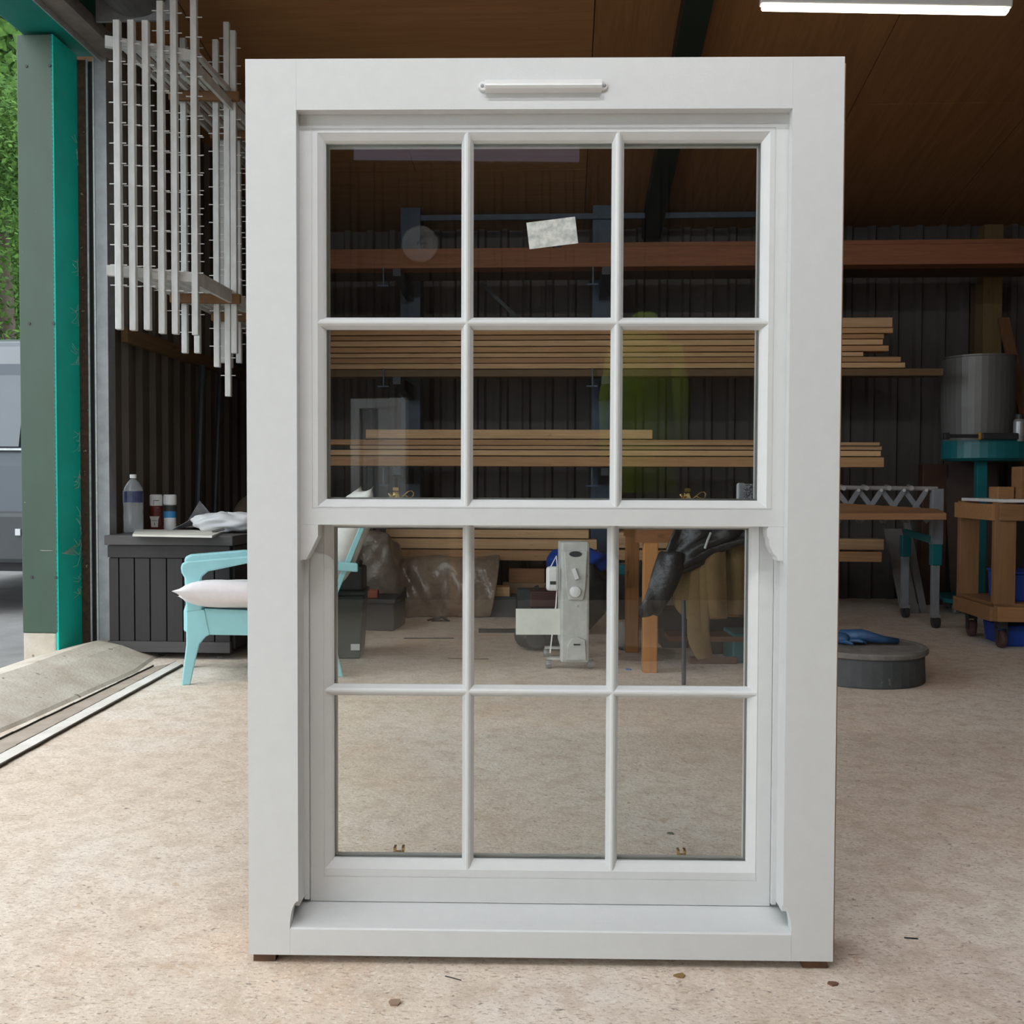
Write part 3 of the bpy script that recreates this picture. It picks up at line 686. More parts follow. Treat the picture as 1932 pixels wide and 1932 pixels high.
# ================================================================== CANTILEVER RACK AND TIMBER
D = 7.62
rack = thing('cantilever_rack', 'dark blue steel cantilever rack carrying timber along the back wall', 'rack', (0, 0, 0), -YAW)
ups = [rp(776, 600, 8.35)[0], rp(1136, 600, 8.35)[0], rp(1496, 600, 8.35)[0]]
levels = [505, 710, 882, 1060]
zl = [rp(900, y, D)[1] for y in levels]
for ux in ups:
    MB().box(ux-.085, ux+.085, 8.3, 8.5, 0, rp(776, 388, 8.35)[1]).build('upright', BLUEST, rack, bevel=.004)
    MB().box(ux-.1, ux+.1, 7.7, 8.5, 0.0, .06).build('foot', BLUEST, rack)
    for z in zl:
        MB().prism([(D-.0, z-.06), (D-.0, z-.002), (8.3, z-.002), (8.3, z-.13), (8.2, z-.13)], 0, ux-.03, ux+.03).build('arm', DKSTEEL, rack)
        zo = .06 if z == zl[1] else 0
        MB().box(ux-.105, ux-.095, D-.03, D-.02, z-.14+zo, z+zo).box(ux-.145, ux-.06, D-.035, D-.015, z-.145+zo, z-.135+zo).build('stop_pin', BLUEST, rack)
zb = rp(1000, 410, 8.3)
MB().box(ups[0]+.09, rp(1500, 410, 8.3)[0]+.3, 8.27, 8.3, zb[1]-.025, zb[1]+.02).build('brace_bar', BLUEST, rack)
MB().bar((ups[0]+.6, 8.3, rp(1000, 545, 8.3)[1]+.05), (ups[0]+1.0, 8.3, rp(1000, 620, 8.3)[1]), .03, .03).build('diagonal_brace', DKSTEEL, rack)
def board(x0, x1, yt, yb, lab, mat=PINE, D0=D, dep=.14, cat='board', grp=None, ref=None, name='timber_board', skew=0):
    ref = ref or (x0+x1)/2
    a = rp(x0, yt, D0)[0]; b = rp(x1, yt, D0)[0]; zt = rp(ref, yt, D0)[1]; z0 = rp(ref, yb, D0)[1]
    c = W((a+b)/2, D0+dep/2, z0)
    o = MB().box(-(b-a)/2, (b-a)/2, -dep/2, dep/2, 0, zt-z0-.0045).build(name, mat, loc=c, rz=-YAW+skew, bevel=.0025)
    return tag(o, lab, cat, grp)
# top level
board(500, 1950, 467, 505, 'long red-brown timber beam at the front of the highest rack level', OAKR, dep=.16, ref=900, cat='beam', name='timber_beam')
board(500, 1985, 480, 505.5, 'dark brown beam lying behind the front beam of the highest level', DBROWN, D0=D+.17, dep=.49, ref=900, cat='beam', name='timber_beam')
board(1060, 1960, 453, 465.5, 'reddish plank lying on top of the highest red-brown beam', OAKR, D0=D+.02, dep=.14, ref=1500, cat='plank')
# second level boards, bottom to top, right ends as in the picture
L2 = [(1708, 683, 693.5), (1700, 672, 682.5), (1629, 663, 671.5), (1677, 651, 662), (1666, 639, 650), (1685, 617.5, 628), (1684, 598, 617)]
nm = ['lowest', 'second lowest', 'short third', 'fourth', 'fifth', 'second highest', 'topmost, thickest']
y = 0
for i, (xe, yt, yb) in enumerate(L2):
    # measured at x=1640; keep planar by using ref there
    board(500+random.randint(-30, 0), xe, yt, yb+.2, '%s pale pine board in the tall stack on the second rack level' % nm[i], PINE if i % 2 else PINE2, ref=1640, dep=random.uniform(.13, .16), grp=None)
board(510, 1668, 629, 638.5, 'thin pine board just below the top pair in the tall stack', PINE, ref=1640, D0=D+.005)
for i in range(4):
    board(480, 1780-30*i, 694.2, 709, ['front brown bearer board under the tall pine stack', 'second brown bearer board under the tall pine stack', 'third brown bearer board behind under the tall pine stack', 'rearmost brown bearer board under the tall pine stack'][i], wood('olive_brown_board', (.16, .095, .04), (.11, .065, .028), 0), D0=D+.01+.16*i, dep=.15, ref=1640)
# third level
board(480, 1668, 861, 880.5, 'thick warm brown pine plank at the bottom of the third level', PINE, ref=1300, dep=.2)
board(480, 1662, 849, 860, 'long pale pine board on the thick plank of the third level', PINE2, ref=1300, dep=.17)
board(660, 1664, 840.5, 848.3, 'thin pale pine strip in the middle of the third level', PINE2, ref=1300, dep=.15)
board(480, 1440, 828.5, 839.8, 'knotty pine board under the short one on the third level', PINE, ref=1000, dep=.15)
board(1107, 1660, 833, 840, 'pale strip starting behind the middle glazing bar on the third level', PINE2, ref=1300, D0=D-.04, dep=.035)
board(690, 1231, 809.5, 827.5, 'short pale board lying highest on the third level', PINE2, ref=960, dep=.12)
# fourth level
board(740, 1130, 1036.5, 1057, 'bottom timber of the low stack behind the plastic sheeting', PINE, ref=900, dep=.16)
board(725, 1126, 1015.5, 1035.5, 'second timber of the low stack behind the radiator', PINE2, ref=900, dep=.16)
board(728, 1111, 998, 1014.5, 'third timber of the low stack ending beside the blue bag', PINE2, ref=900, dep=.16)
board(705, 1020, 984, 997, 'uppermost timber of the low stack just under the meeting rail', PINE, ref=900, dep=.16)
board(1150, 1664, 1040, 1060, 'lower timber of the low right stack beyond the workbench', PINE, ref=1620, dep=.15)
board(1160, 1668, 1016, 1037, 'upper timber of the low right stack beyond the workbench', PINE2, ref=1620, dep=.15)
board(1150, 1197, 1003, 1015, 'small square sawn block above the low right stack', PINE2, ref=1170, dep=.3, cat='block', name='sawn_block')
# wall posts
p0 = rp(1862, 450, 8.5)[0]; p1 = rp(1898, 450, 8.5)[0]
tag(MB().box(p0, p1, 8.55, 8.68, 0, 3.2).build('timber_post', wood('yellowish_post', (.20, .13, .045), (.14, .09, .03), 2), rz=-YAW), 'yellow-brown timber post upright against the back wall behind the drum', 'post')
a0 = rp(1846, 560, 8.5)[0]
tag(MB().box(a0, a0+.07, 8.56, 8.66, 0, 2.7).build('timber_post', wood('dark_post', (.10, .065, .025), (.07, .045, .02), 2), rz=-YAW), 'thin darker post left of the yellow-brown wall post', 'post')
for i, (xa, ya, xb_, yb_, lab) in enumerate(((1893, 600, 1950, 860, 'upper brown plank leaning diagonally by the grey drum'), (1905, 690, 1945, 900, 'lower brown plank leaning diagonally by the grey drum'))):
    A, B = at(xa, ya, 8.25-.05*i), at(xb_, yb_, 7.9-.05*i); B = A+(B-A)*(A.z/(A.z-B.z)) if False else B
    d_ = (B-A); B = A + d_*(A.z/-d_.z)*.999
    B.y = min(B.y, 8.2)
    tag(MB().bar(A, B, .02, .09, (1, 0, 0)).build('leaning_plank', wood('reddish_plank', (.17, .075, .03), (.11, .05, .02), 2)), lab, 'plank')

# ================================================================== FLOOR CLUTTER SEEN THROUGH THE LOWER PANES
# charcoal crate
a = fl(688, 1190); w_ = (745-688)/FPX*a.y
o = thing('storage_crate', 'charcoal plastic storage crate with a raised lid rim', 'crate', a, R(-6))
hC = (1190-1130)/FPX*a.y
MB().box(0, w_, 0, .36, 0, hC-.03).build('body', DKCRATE, o, bevel=.01)
MB().box(-.008, w_+.008, -.008, .368, hC-.03, hC).build('rim', DKCRATE, o, bevel=.005)
MB().prism([(-.005, hC), (.365, hC), (.365, hC+.05), (.2, hC+.02)], 0, w_-.01, w_+.005).build('lid_flap', DKCRATE, o)
c = a + Vector((.06, .1, hC))
tag(MB().box(-.11, .02, -.04, .04, 0, .05).lathe([(.02, -.13), (.025, -.1), (.025, .02)], (0, 0, .03), 12, axis=0).build('orange_tool', M('orange_red', (.40, .11, .05), (.30, .08, .04), 9, rough=.6), loc=c, bevel=.004), 'orange-red hand tool lying on the charcoal crate', 'tool')
# dark green box
a = fl(687, 1243); o = thing('green_bin', 'tall dark green plastic box beside the armchair back', 'box', a, R(4))
hG = (1243-1122)/FPX*a.y
MB().prism([(-.17, 0), (-.02, 0), (0, hG), (-.19, hG)], 1, 0, .3).build('body', BGREEN, o, bevel=.01)
MB().box(-.20, .008, -.012, .31, hG, hG+.02).build('rim', BGREEN, o, bevel=.004)
MB().box(-.075, -.025, -.004, .0, .05, .085).build('sticker', PAPER, o, label='small white sticker near its bottom corner')
c = a + Vector((-.09, .1, hG+.02))
tag(MB().box(-.08, .08, -.08, .08, 0, .14).box(-.06, .06, -.06, .06, .14, .17).build('tool_case', BLACK, loc=c, bevel=.012), 'black case with pale mark standing on the green box', 'case')
# dusty sheeting wrapped bundle
def bundle(name, lab, pts, Yn, Yf, mat, seed, cat, amp=.03):
    rr_ = random.Random(seed); q_ = MB(); rows = []; n = 26
    zs = pts
    ph = [rr_.uniform(0, 6) for _ in range(8)]
    for k, (xl, xr, z, yy) in enumerate(zs):
        r2 = []
        for j in range(n+1):
            t = j/n
            dy = amp*(math.sin(7*t*3+ph[0]+k)+.6*math.sin(17*t+ph[1]-k*1.7)+.5*math.sin(31*t+ph[2]+k*2.3))
            dz = amp*.6*(math.sin(11*t+ph[3]+k*1.3)+.5*math.sin(23*t+ph[4]))*(1 if k not in (0, len(zs)-1) else 0)
            r2.append((xl+(xr-xl)*t, yy+dy, max(0, z+dz)))
        rows.append(r2)
    q_.grid(rows); o = q_.build(name, mat, smooth=True, sub=1, solid=.006)
    return tag(o, lab, cat)
Yb = 7.25
def X(px, Y): return at(px, 1100, Y).x
zt_ = at(800, 1048, Yb+.1).z
bundle('plastic_sheeting', 'wide dusty brown plastic sheeting draped over goods under the rack', [
    (X(748, Yb), X(925, Yb), 0, Yb+.02), (X(752, Yb), X(928, Yb), .05, Yb), (X(745, Yb), X(935, Yb), .18, Yb-.02), (X(730, Yb), X(940, Yb), .30, Yb+.02),
    (X(735, Yb), X(943, Yb), zt_-.06, Yb+.04), (X(738, Yb), X(943, Yb), zt_, Yb+.10), (X(740, Yb), X(940, Yb), zt_-.02, Yb+.3)], 0, 0, PLASTICB, 3, 'plastic sheet', .026)
q = MB().box(X(760, 7.4), X(925, 7.4), 7.40, 7.62, .0, zt_-.09)
tag(q.build('packed_carton', CARD, bevel=.01), 'brown carton under the draped plastic sheeting', 'carton')
c = Vector((X(712, 7.2), 7.15, 0)); crumple('rubble_sack', 'greyish brown plastic sack slumped left of the sheeting', 'sack', c, (.17, .2, .32), PLASTICG, 21, 5, .14, .8)
c = Vector((X(668, 7.3), 7.3, 0)); crumple('tall_sack', 'tall brown plastic sack behind the armchair back', 'sack', c, (.15, .18, .42), PLASTICG, 23, 5, .12, .8)
# off cuts right of the sheeting
def lump(px0, px1, py0, py1, Y, dep, mat, name, lab, cat, bev=.006, ground=False):
    a = at(px0, py1, Y); b = at(px1, py0, Y); z0 = 0 if ground else a.z
    return tag(MB().box(-(b.x-a.x)/2, (b.x-a.x)/2, 0, dep, 0, b.z-z0).build(name, mat, loc=((a.x+b.x)/2, Y, z0), bevel=bev), lab, cat)
o = lump(915, 975, 1126, 1160, 7.3, .22, M('slate_box', (.07, .08, .085), rough=.8), 'low_box', 'low slate grey box on the floor under the wooden offcuts', 'box', ground=True)
lump(930, 962, 1108, 1126, 7.32, .16, PINE2, 'offcut_block', 'pale offcut block on the low slate grey box', 'block')
lump(948, 1030, 1100, 1126.3, 7.52, .1, CARD, 'offcut_block', 'orange-brown timber lump behind the pale offcut', 'block')
lump(960, 1028, 1074, 1100, 7.52, .1, wood('orange_block', (.33, .16, .07), (.24, .11, .05), 0), 'offcut_block', 'stacked orange-brown timber offcut under the low stack', 'block')
lump(976, 1030, 1112, 1170, 7.0, .12, M('slate_box', (.07, .08, .085)), 'dark_case', 'dark grey case behind the small red box', 'case', ground=True)
# scraps
def scrap(px0, px1, py, t, lab, mat=BLACK, name='floor_scrap', cat='scrap', dy=0):
    a, b = fl(px0, py), fl(px1, py+dy)
    return tag(MB().bar(a+Vector((0, 0, t/2)), b+Vector((0, 0, t/2)), t*2, t).build(name, mat), lab, cat)
scrap(903, 975, 1193, .022, 'thick black bar lying left of the radiator', name='black_bar', cat='bar')
scrap(762, 857, 1205, .005, 'thin dark rod lying on the floor beyond the left panes', name='thin_rod', cat='rod')
scrap(845, 922, 1243, .004, 'faint brown strip of dirt in front of the thin rod', M('dirt', (.15, .10, .07)), 'wood_sliver', 'sliver', 1)
a = fl(825, 1172)
tag(MB().tube([a+Vector((-.07, 0, .006)), a+Vector((-.03, .05, .01)), a+Vector((.03, .06, .02)), a+Vector((.07, .03, .008)), a+Vector((.09, -.02, .006)), a+Vector((-.04, -.03, .006))], .008, 6).build('bent_wire', BLACK), 'bent black wire loop on the floor in front of the sheeting', 'wire')
scrap(840, 870, 1842, .0012, 'tiny dark sliver on the floor in front of the window', name='wood_sliver', cat='sliver', dy=8)
scrap(1706, 1732, 1770, .002, 'small dark splinter on the floor right of the window', name='wood_sliver', cat='sliver', dy=2)
for (px, py, r_, col_, lab) in ((1265, 1573, .011, (.12, .14, .10), 'small grey-green leaf scrap seen through the lower right pane'), (1185, 1264, .02, (.10, .2, .5), 'tiny blue cap on the floor beside the workbench leg'),
                       (745, 1893, .016, (.34, .23, .16), 'flat brown chip in front of the window to the left'), (1572, 1857, .012, (.2, .1, .06), 'small reddish brown chip near the right block'),
                       (1283, 1842, .012, (.28, .17, .06), 'ochre chip in front of the window right of centre'), (415, 1240, .014, (.6, .6, .58), 'little white curled scrap by the counter foot')):
    a = fl(px, py)
    pts = [(r_*random.uniform(.6, 1.2)*math.cos(t*1.05), r_*random.uniform(.5, 1)*math.sin(t*1.05)) for t in range(6)]
    tag(MB().prism(pts, 2, .0, r_*.25).build('floor_chip', M('chip%d' % px, col_, rough=.9), loc=a), lab, 'chip')

# ---- oil filled radiator seen end-on
a = at(1057, 1255, 5.2); bx = at(1113, 1022, 5.2)
rx0, rx1, rzt = a.x, bx.x, bx.z; rw = rx1-rx0
ra = thing('oil_radiator', 'dusty white oil-filled radiator on castors seen end-on', 'radiator', ((rx0+rx1)/2, 5.2, 0), R(0))
h0 = .045
MB().box(-rw/2, rw/2, 0, .05, h0, rzt).build('end_panel', DUSTY, ra, bevel=.014)
MB().prism([(-rw*.40, rzt-.05), (rw*.42, rzt-.05), (rw*.36, rzt-.25), (rw*.28, rzt-.31), (-rw*.22, rzt-.31), (-rw*.32, rzt-.25)], 1, -.016, .0).build('control_panel', DUSTY, ra, bevel=.006)
MB().lathe([(rw*.22, -.016), (rw*.22, -.018), (.0, -.018)], (0, 0, rzt-.065), 20, axis=1, sx=.45, sy=1).build('hand_slot', BLACK, ra)
MB().lathe([(rw*.20, -.016), (rw*.18, -.03), (rw*.08, -.034)], (0, 0, rzt-.265), 20, axis=1).build('dial', WHITEP, ra, smooth=False)
MB().obox((-.0, -.022, rzt-.17), (.022, .012, .06), (0, R(-20), 0)).build('switch', WHITEP, ra, bevel=.003)
MB().prism([(-rw*.30, .06), (rw*.40, .06), (rw*.36, .17), (rw*.1, .185), (-rw*.1, .18), (-rw*.26, .14)], 1, -.012, 0).build('cable_housing', DUSTY, ra, bevel=.005)
MB().obox((.01, -.014, .145), (.035, .004, .008)).build('slot', BLACK, ra)
for i in range(9):
    o = MB().box(-rw*.46, rw*.46, .068+i*.045, .085+i*.045, .10, rzt-.02).build('fin', DUSTY, ra, bevel=.012)
MB().tube([(0, .04, .16), (0, .45, .16)], .018, 8).tube([(0, .04, rzt-.1), (0, .45, rzt-.1)], .018, 8).build('oil_pipe', DUSTY, ra)
for yy in (.06, .40):
    MB().box(-rw*.95, rw*.62, yy, yy+.04, .05, .062).build('foot_bar', DUSTY, ra)
    for sx in (-.88, .58):
        MB().lathe([(.006, -.018), (.024, -.016), (.026, 0), (.024, .016), (.006, .018)], (rw*sx, yy+.02, .026), 16, axis=0).build('castor', STEEL, ra, smooth=False)
tb = at(1043, 1093, 5.17)
tm = thing('plug_timer', 'white plug-in timer with small dark screen clipped beside the radiator', 'timer', (tb.x, 5.2, tb.z), 0)
MB().box(-.034, .034, -.01, .03, -.065, .065).build('body', WHITEP, tm, bevel=.016)
MB().box(-.014, .018, -.0115, -.009, -.03, -.012).build('screen', BLACK, tm)
MB().tube([(-.01, .02, .06), (.02, .02, .12), (.03, .03, .02), (.02, .03, -.15), (-.0, .02, -.30), (-.01, .02, -.40)], .004, 6).build('cable', WHITEP, tm, label='thin white cable')

# vacuum like black tub, red box, bags
a = fl(1018, 1231)
o = thing('workshop_vacuum', 'low black rounded workshop vacuum behind the radiator', 'vacuum', a+Vector((0, .12, 0)))
MB().blob((0, 0, .085), (.15, .13, .085), 24, 12, None, .8).build('body', BLACK, o, smooth=True)
MB().lathe([(.05, -.14), (.06, -.12), (.06, .0)], (-.02, 0, .08), 16, axis=1).build('wheel', DKCRATE, o)
lump(1000, 1052, 1116, 1146, 5.95, .14, M('dark_red', (.07, .02, .02), (.04, .015, .015), 9, rough=.5), 'parts_box', 'small dark red box heaped with black fittings', 'box')
lump(1002, 1050, 1146, 1228, 5.96, .12, BLACK, 'stool_step', 'black step stand under the small red box', 'stand', ground=True)
c = at(1035, 1116, 6.0); q = MB(); rr_ = random.Random(2)
for k in range(6):
    s_ = Vector((rr_.uniform(-.07, .07), rr_.uniform(-.0, .08), .006)); q.tube([s_, s_+Vector((rr_.uniform(-.03, .03), 0, .03)), s_+Vector((rr_.uniform(-.05, .05), .02, .02))], .006, 6)
tag(q.build('loose_fittings', BLACK, loc=(c.x, c.y, c.z)), 'black cable fittings heaped on the small red box', 'fittings')
c = Vector((at(1090, 1100, 6.6).x, 6.6, 0)); crumple('black_bin_bag', 'dark bin bag pile behind the radiator', 'bag', c, (.20, .2, .26), M('black_film', (.02, .022, .022), (.035, .035, .03), 12, rough=.35, bump=.5, bscale=15), 31, 6, .13, .8)
zt2 = at(1090, 1085, 6.6).z
crumple('blue_bag', 'crumpled bright blue bag on top of the dark bin bags', 'bag', Vector((at(1090, 1060, 6.6).x, 6.6, zt2-.02)), (.215, .15, .10), BLUEB, 33, 6, .14, .8)
c = fl(1181, 1232); crumple('white_bag', 'small white plastic bag on the floor left of the workbench leg', 'bag', c+Vector((0, .1, 0)), (.055, .05, .085), M('milky_film', (.35, .35, .35), (.22, .22, .22), 9, rough=.4), 35, 5, .12)
lump(1155, 1200, 1066, 1085, 7.2, .2, TEALD, 'teal_case', 'small teal case on the sawn timber end under the rack', 'case')
lump(1150, 1198, 1085, 1160, 7.2, .2, M('dark_bin', (.03, .03, .03)), 'dark_bin', 'dark square bin under the small teal case', 'bin', ground=True)

# ---- workbench with coats
OR = wood('orange_bench_wood', (.42, .19, .06), (.32, .14, .045), 2)
l0 = fl(1213, 1270); l1 = fl(1240, 1270); lw = l1.x-l0.x
bz = .81
wk = thing('workbench', 'orange-brown wooden workbench with coats hanging over it', 'workbench', l0, R(-1))
BL = .64
MB().box(0, lw, 0, .075, 0, bz-.12).build('leg', OR, wk, bevel=.004)
MB().box(BL-lw, BL, 0, .075, 0, bz-.12).build('leg', OR, wk, bevel=.004)
MB().box(-.03, lw-.03, .62, .70, 0, bz-.12).build('leg', OR, wk, bevel=.004)
MB().box(BL-lw, BL, .62, .70, 0, bz-.12).build('leg', OR, wk, bevel=.004)
MB().box(-.04, BL, .0, .07, bz-.12, bz-.03).build('apron', wood('bench_apron', (.27, .11, .035), (.2, .08, .03), 0), wk)
MB().box(-.04, BL, .63, .70, bz-.12, bz-.03).build('apron', OR, wk)
MB().box(.18, BL, .3, .5, .12, .15).build('shelf_board', wood('bench_shelf', (.16, .08, .04), (.1, .05, .03), 0), wk)
MB().box(-.22, BL+.30, -.03, .74, bz-.03, bz).build('worktop', wood('bench_top', (.33, .16, .06), (.25, .12, .045), 0), wk, bevel=.004)
def drape(rows, Y, mat, name, lab, amp=.02, n=28, seed=1, thick=.02, parent=None, yfun=None, cat='jacket'):
    rr_ = random.Random(seed); ph = [rr_.uniform(0, 6) for _ in range(5)]; out = []
    for k, (py, xl, xr) in enumerate(rows):
        r2 = []
        for j in range(n+1):
            t = j/n; px = xl+(xr-xl)*t
            fold = amp*(math.sin((px-1200)*.11+ph[0]+k*.35)+.55*math.sin((px-1200)*.23+ph[1]-k*.6)+.4*math.sin((px-1200)*.05+k*1.1))
            edge = -amp*1.3*(1-abs(2*t-1)**3)
            Yv = Y+fold+edge+(yfun(py) if yfun else 0)
            p = at(px, py, Yv); r2.append((p.x, p.y, p.z))
        out.append(r2)
    o = MB().grid(out).build(name, mat, parent, smooth=True, solid=thick, sub=1)
    return o
ol = thing('olive_coat', 'olive brown cloth coat hanging under the black jacket on the workbench', 'coat')
drape([(985, 1300, 1500), (1010, 1310, 1505), (1040, 1322, 1505), (1070, 1326, 1507), (1100, 1328, 1508), (1130, 1332, 1508), (1162, 1337, 1508)], 5.07, OLIVE, 'body', '', .018, seed=4, parent=ol)
drape([(1040, 1285, 1330), (1070, 1276, 1330), (1100, 1272, 1328), (1130, 1268, 1322), (1145, 1272, 1318), (1158, 1290, 1316), (1165, 1300, 1312)], 5.03, OLIVE, 'front_panel', '', .014, seed=6, parent=ol, n=14)
drape([(1060, 1306, 1332), (1100, 1304, 1334), (1150, 1304, 1336), (1190, 1303, 1334), (1210, 1308, 1334), (1228, 1318, 1333), (1241, 1326, 1332)], 4.99, OLIVE, 'sleeve', '', .012, seed=8, parent=ol, n=10, thick=.035)
drape([(1020, 1336, 1362), (1060, 1334, 1362), (1110, 1334, 1364), (1150, 1337, 1366), (1168, 1338, 1366)], 4.99, OLIVE, 'sleeve', '', .010, seed=18, parent=ol, n=10, thick=.035)
bj = thing('black_jacket', 'black leather jacket slung over the workbench edge, sleeve dangling', 'jacket')
drape([(952, 1290, 1500), (975, 1278, 1505), (1000, 1270, 1505), (1015, 1262, 1480), (1030, 1258, 1380), (1048, 1252, 1345), (1060, 1250, 1330), (1072, 1248, 1300), (1082, 1244, 1278)], 4.93, LEATHER, 'body', '', .02, seed=5, parent=bj, yfun=lambda y: .04 if y > 1000 else (.03 if y > 980 else .12))
drape([(1040, 1252, 1285), (1065, 1243, 1282), (1090, 1233, 1276), (1115, 1225, 1264), (1135, 1218, 1252), (1150, 1208, 1240), (1160, 1216, 1232)], 4.95, LEATHER, 'sleeve', '', .022, seed=9, parent=bj, n=16, thick=.03)
zp = [at(1341, 1005, 4.90), at(1335, 1020, 4.89), at(1330, 1035, 4.885)]
MB().tube(zp, .006, 6).build('zip', GALV, bj, label='small silver zip')
a = fl(1290, 1292)
tag(MB().tube([a, a+Vector((0, .02, .42))], .011, 10).build('metal_prop', DKSTEEL), 'thin dark metal prop standing in front of the hanging coats', 'prop')
lump(1382, 1440, 1195, 1262, 5.45, .25, TEALD, 'teal_box', 'dark teal box on the floor under the workbench', 'box', ground=True)
lump(1300, 1392, 1240, 1256, 5.42, .03, wood('low_rail', (.16, .07, .04), (.1, .05, .03), 0), 'floor_batten', 'reddish batten lying on the floor under the workbench', 'batten', ground=True)
lump(1330, 1500, 1165, 1200, 5.75, .2, BLACK, 'black_case', 'long black case on the floor behind the coats', 'case', ground=True)
lump(1250, 1300, 1150, 1235, 5.95, .2, M('dim_box', (.05, .045, .04)), 'dim_box', 'dull dark box under the left end of the workbench', 'box', ground=True)

# ================================================================== RIGHT SIDE
# rubber tub
tc0 = fl(1618, 1300); tyc = 5.07
tx0 = at(1618, 1250, tyc).x
tx0 += .012
tu = thing('rubber_tub', 'upturned dark grey oval rubber tub on the floor right of the window', 'tub', (tx0, tyc, 0))
tr = .325; tz = .175
MB().lathe([(tr*.965, 0), (tr*.975, .01), (tr*.96, tz-.035), (tr*.955, tz-.03)], seg=40).build('body', RUBBER, tu, smooth=False)
MB().lathe([(tr*.97, tz-.035), (tr*1.01, tz-.028), (tr*1.02, tz-.012), (tr*1.0, tz-.002), (tr*.93, tz), (tr*.88, tz-.003), (tr*.5, tz-.001), (0.001, tz)], seg=40).build('rim', RIM, tu, smooth=False)
gl = thing('rubber_gloves', 'pair of crumpled blue rubber gloves lying on the upturned tub', 'gloves', (tx0, tyc, tz))
def glove(cx, cy, rot, s=1):
    q_ = MB(); cR, sR = math.cos(rot), math.sin(rot)
    def tr_(x, y, z): return (cx+x*cR-y*sR, cy+x*sR+y*cR, z)
    q_.tube([tr_(-.16*s, 0, .022), tr_(-.1*s, .008, .028), tr_(-.04*s, 0, .024), tr_(.0, 0, .02)], [.045, .04, .036, .034], 12)
    for k, (dy, L_) in enumerate(((-.034, .07), (-.012, .09), (.012, .088), (.034, .065))):
        q_.tube([tr_(-.01, dy*.7, .02), tr_(L_*.5, dy*1.1, .026), tr_(L_, dy*1.4, .014)], [.013, .011, .008], 8)
    q_.tube([tr_(-.05, -.03, .02), tr_(-.01, -.07, .022), tr_(.02, -.085, .014)], [.013, .011, .008], 8)
    for i_, (x_, y_, z_) in enumerate(q_.v): q_.v[i_] = (x_, y_, max(.003, z_+.006*math.sin(x_*60+y_*45)))
    return q_
glove(-.06, -.02, R(-18)).build('glove', GLOVE, gl, smooth=True, sub=1)
glove(-.15, .1, R(-5), 1.2).build('glove', GLOVE, gl, smooth=True, sub=1)
MB().tube([(-.1, .02, .04), (0, -.02, .045), (.1, -.05, .03), (.18, -.04, .02)], [.03, .035, .02, .015], 10).build('cuff', GLOVE, gl, smooth=True)

# expanding roller stand with a board
rs = thing('roller_stand', 'grey and teal expanding roller stand with scissor lattice and castors', 'stand')
Yr = 6.86
GREY = M('grey_paint_steel', (.25, .26, .28), (.20, .21, .23), 10, rough=.5)
GREYL = M('roller_grey', (.34, .33, .33), (.26, .25, .25), 10, rough=.45)
def A(px, py, dY=0): return at(px, py, Yr+dY)
xsj = [1500, 1540, 1578, 1620, 1663, 1706, 1748]
for k in range(len(xsj)-1):
    MB().bar(A(xsj[k], 925, .01), A(xsj[k+1]+3, 985, .01), .034, .008, (0, 1, 0)).build('lattice_bar', GREY, rs)
    MB().bar(A(xsj[k]+3, 985, -.004), A(xsj[k+1], 925, -.004), .034, .008, (0, 1, 0)).build('lattice_bar', GREY, rs)
for k, px in enumerate(xsj[1:]):
    MB().tube([A(px-28, 921, -.02), A(px-34, 918, .45)], .017, 12).build('roller', GREYL, rs)
    MB().tube([A(px, 925, -.02), A(px, 925, .03)], .012, 10).build('pivot', STEEL, rs)
MB().tube([A(1500, 921, .0), A(1590, 920, .0), A(1768, 922, .0)], .016, 10).build('top_rail', GREYL, rs)
pa, pb = A(1757, 922), A(1776, 1027)
MB().box(pa.x, pb.x, Yr-.03, Yr+.03, pb.z, pa.z).build('end_post', GREY, rs, bevel=.003)
def leg(px, pyt, pym, pyb, Y, teal=True):
    t0, m0, b0 = at(px, pyt, Y), at(px, pym, Y), at(px, pyb, Y); b0z = .10
    MB().box(t0.x-.035, t0.x+.03, Y-.03, Y+.03, m0.z, t0.z).build('leg_sleeve', TEALD, rs, bevel=.003, label='teal painted leg sleeve')
    MB().box(t0.x-.028, t0.x+.022, Y-.02, Y+.02, b0z-.005, m0.z).build('leg', GREY, rs, bevel=.003)
    MB().box(t0.x-.03, t0.x+.03, Y-.025, Y+.025, .075, .10).build('castor_fork', STEEL, rs)
    MB().lathe([(.01, -.022), (.045, -.018), (.047, 0), (.045, .018), (.01, .022)], (t0.x+.01, Y+.01, .047), 20, axis=0).build('castor', BLACK, rs, smooth=False)
leg(1766, 1027, 1066, 1175, 6.62+.2); leg(1709, 1010, 1050, 1160, 7.35)
c0, c1 = at(1708, 1004, 7.32), A(1757, 1018)
MB().bar(c0, c1, .02, .05).build('cross_brace', TEALD, rs)
# far end pair (behind the window frame)
leg(1520, 1027, 1066, 1175, 6.9)
tag_o = None
q = MB()
P = [at(1500, 981, 6.5), at(1786, 981, 6.5), at(1776, 968, 6.72), at(1500, 962, 6.72)]
Tt = [at(1500, 969, 6.5), at(1786, 968, 6.5), at(1770, 960, 6.72), at(1500, 944, 6.72)]
q.add(P+Tt, [(0, 1, 2, 3), (4, 5, 6, 7), (0, 1, 5, 4), (1, 2, 6, 5), (2, 3, 7, 6), (3, 0, 4, 7)])
tag(q.build('worktop_board', wood('orange_board', (.48, .25, .12), (.38, .19, .09), 0), bevel=.003), 'orange-brown board resting against the expanding roller stand', 'board')
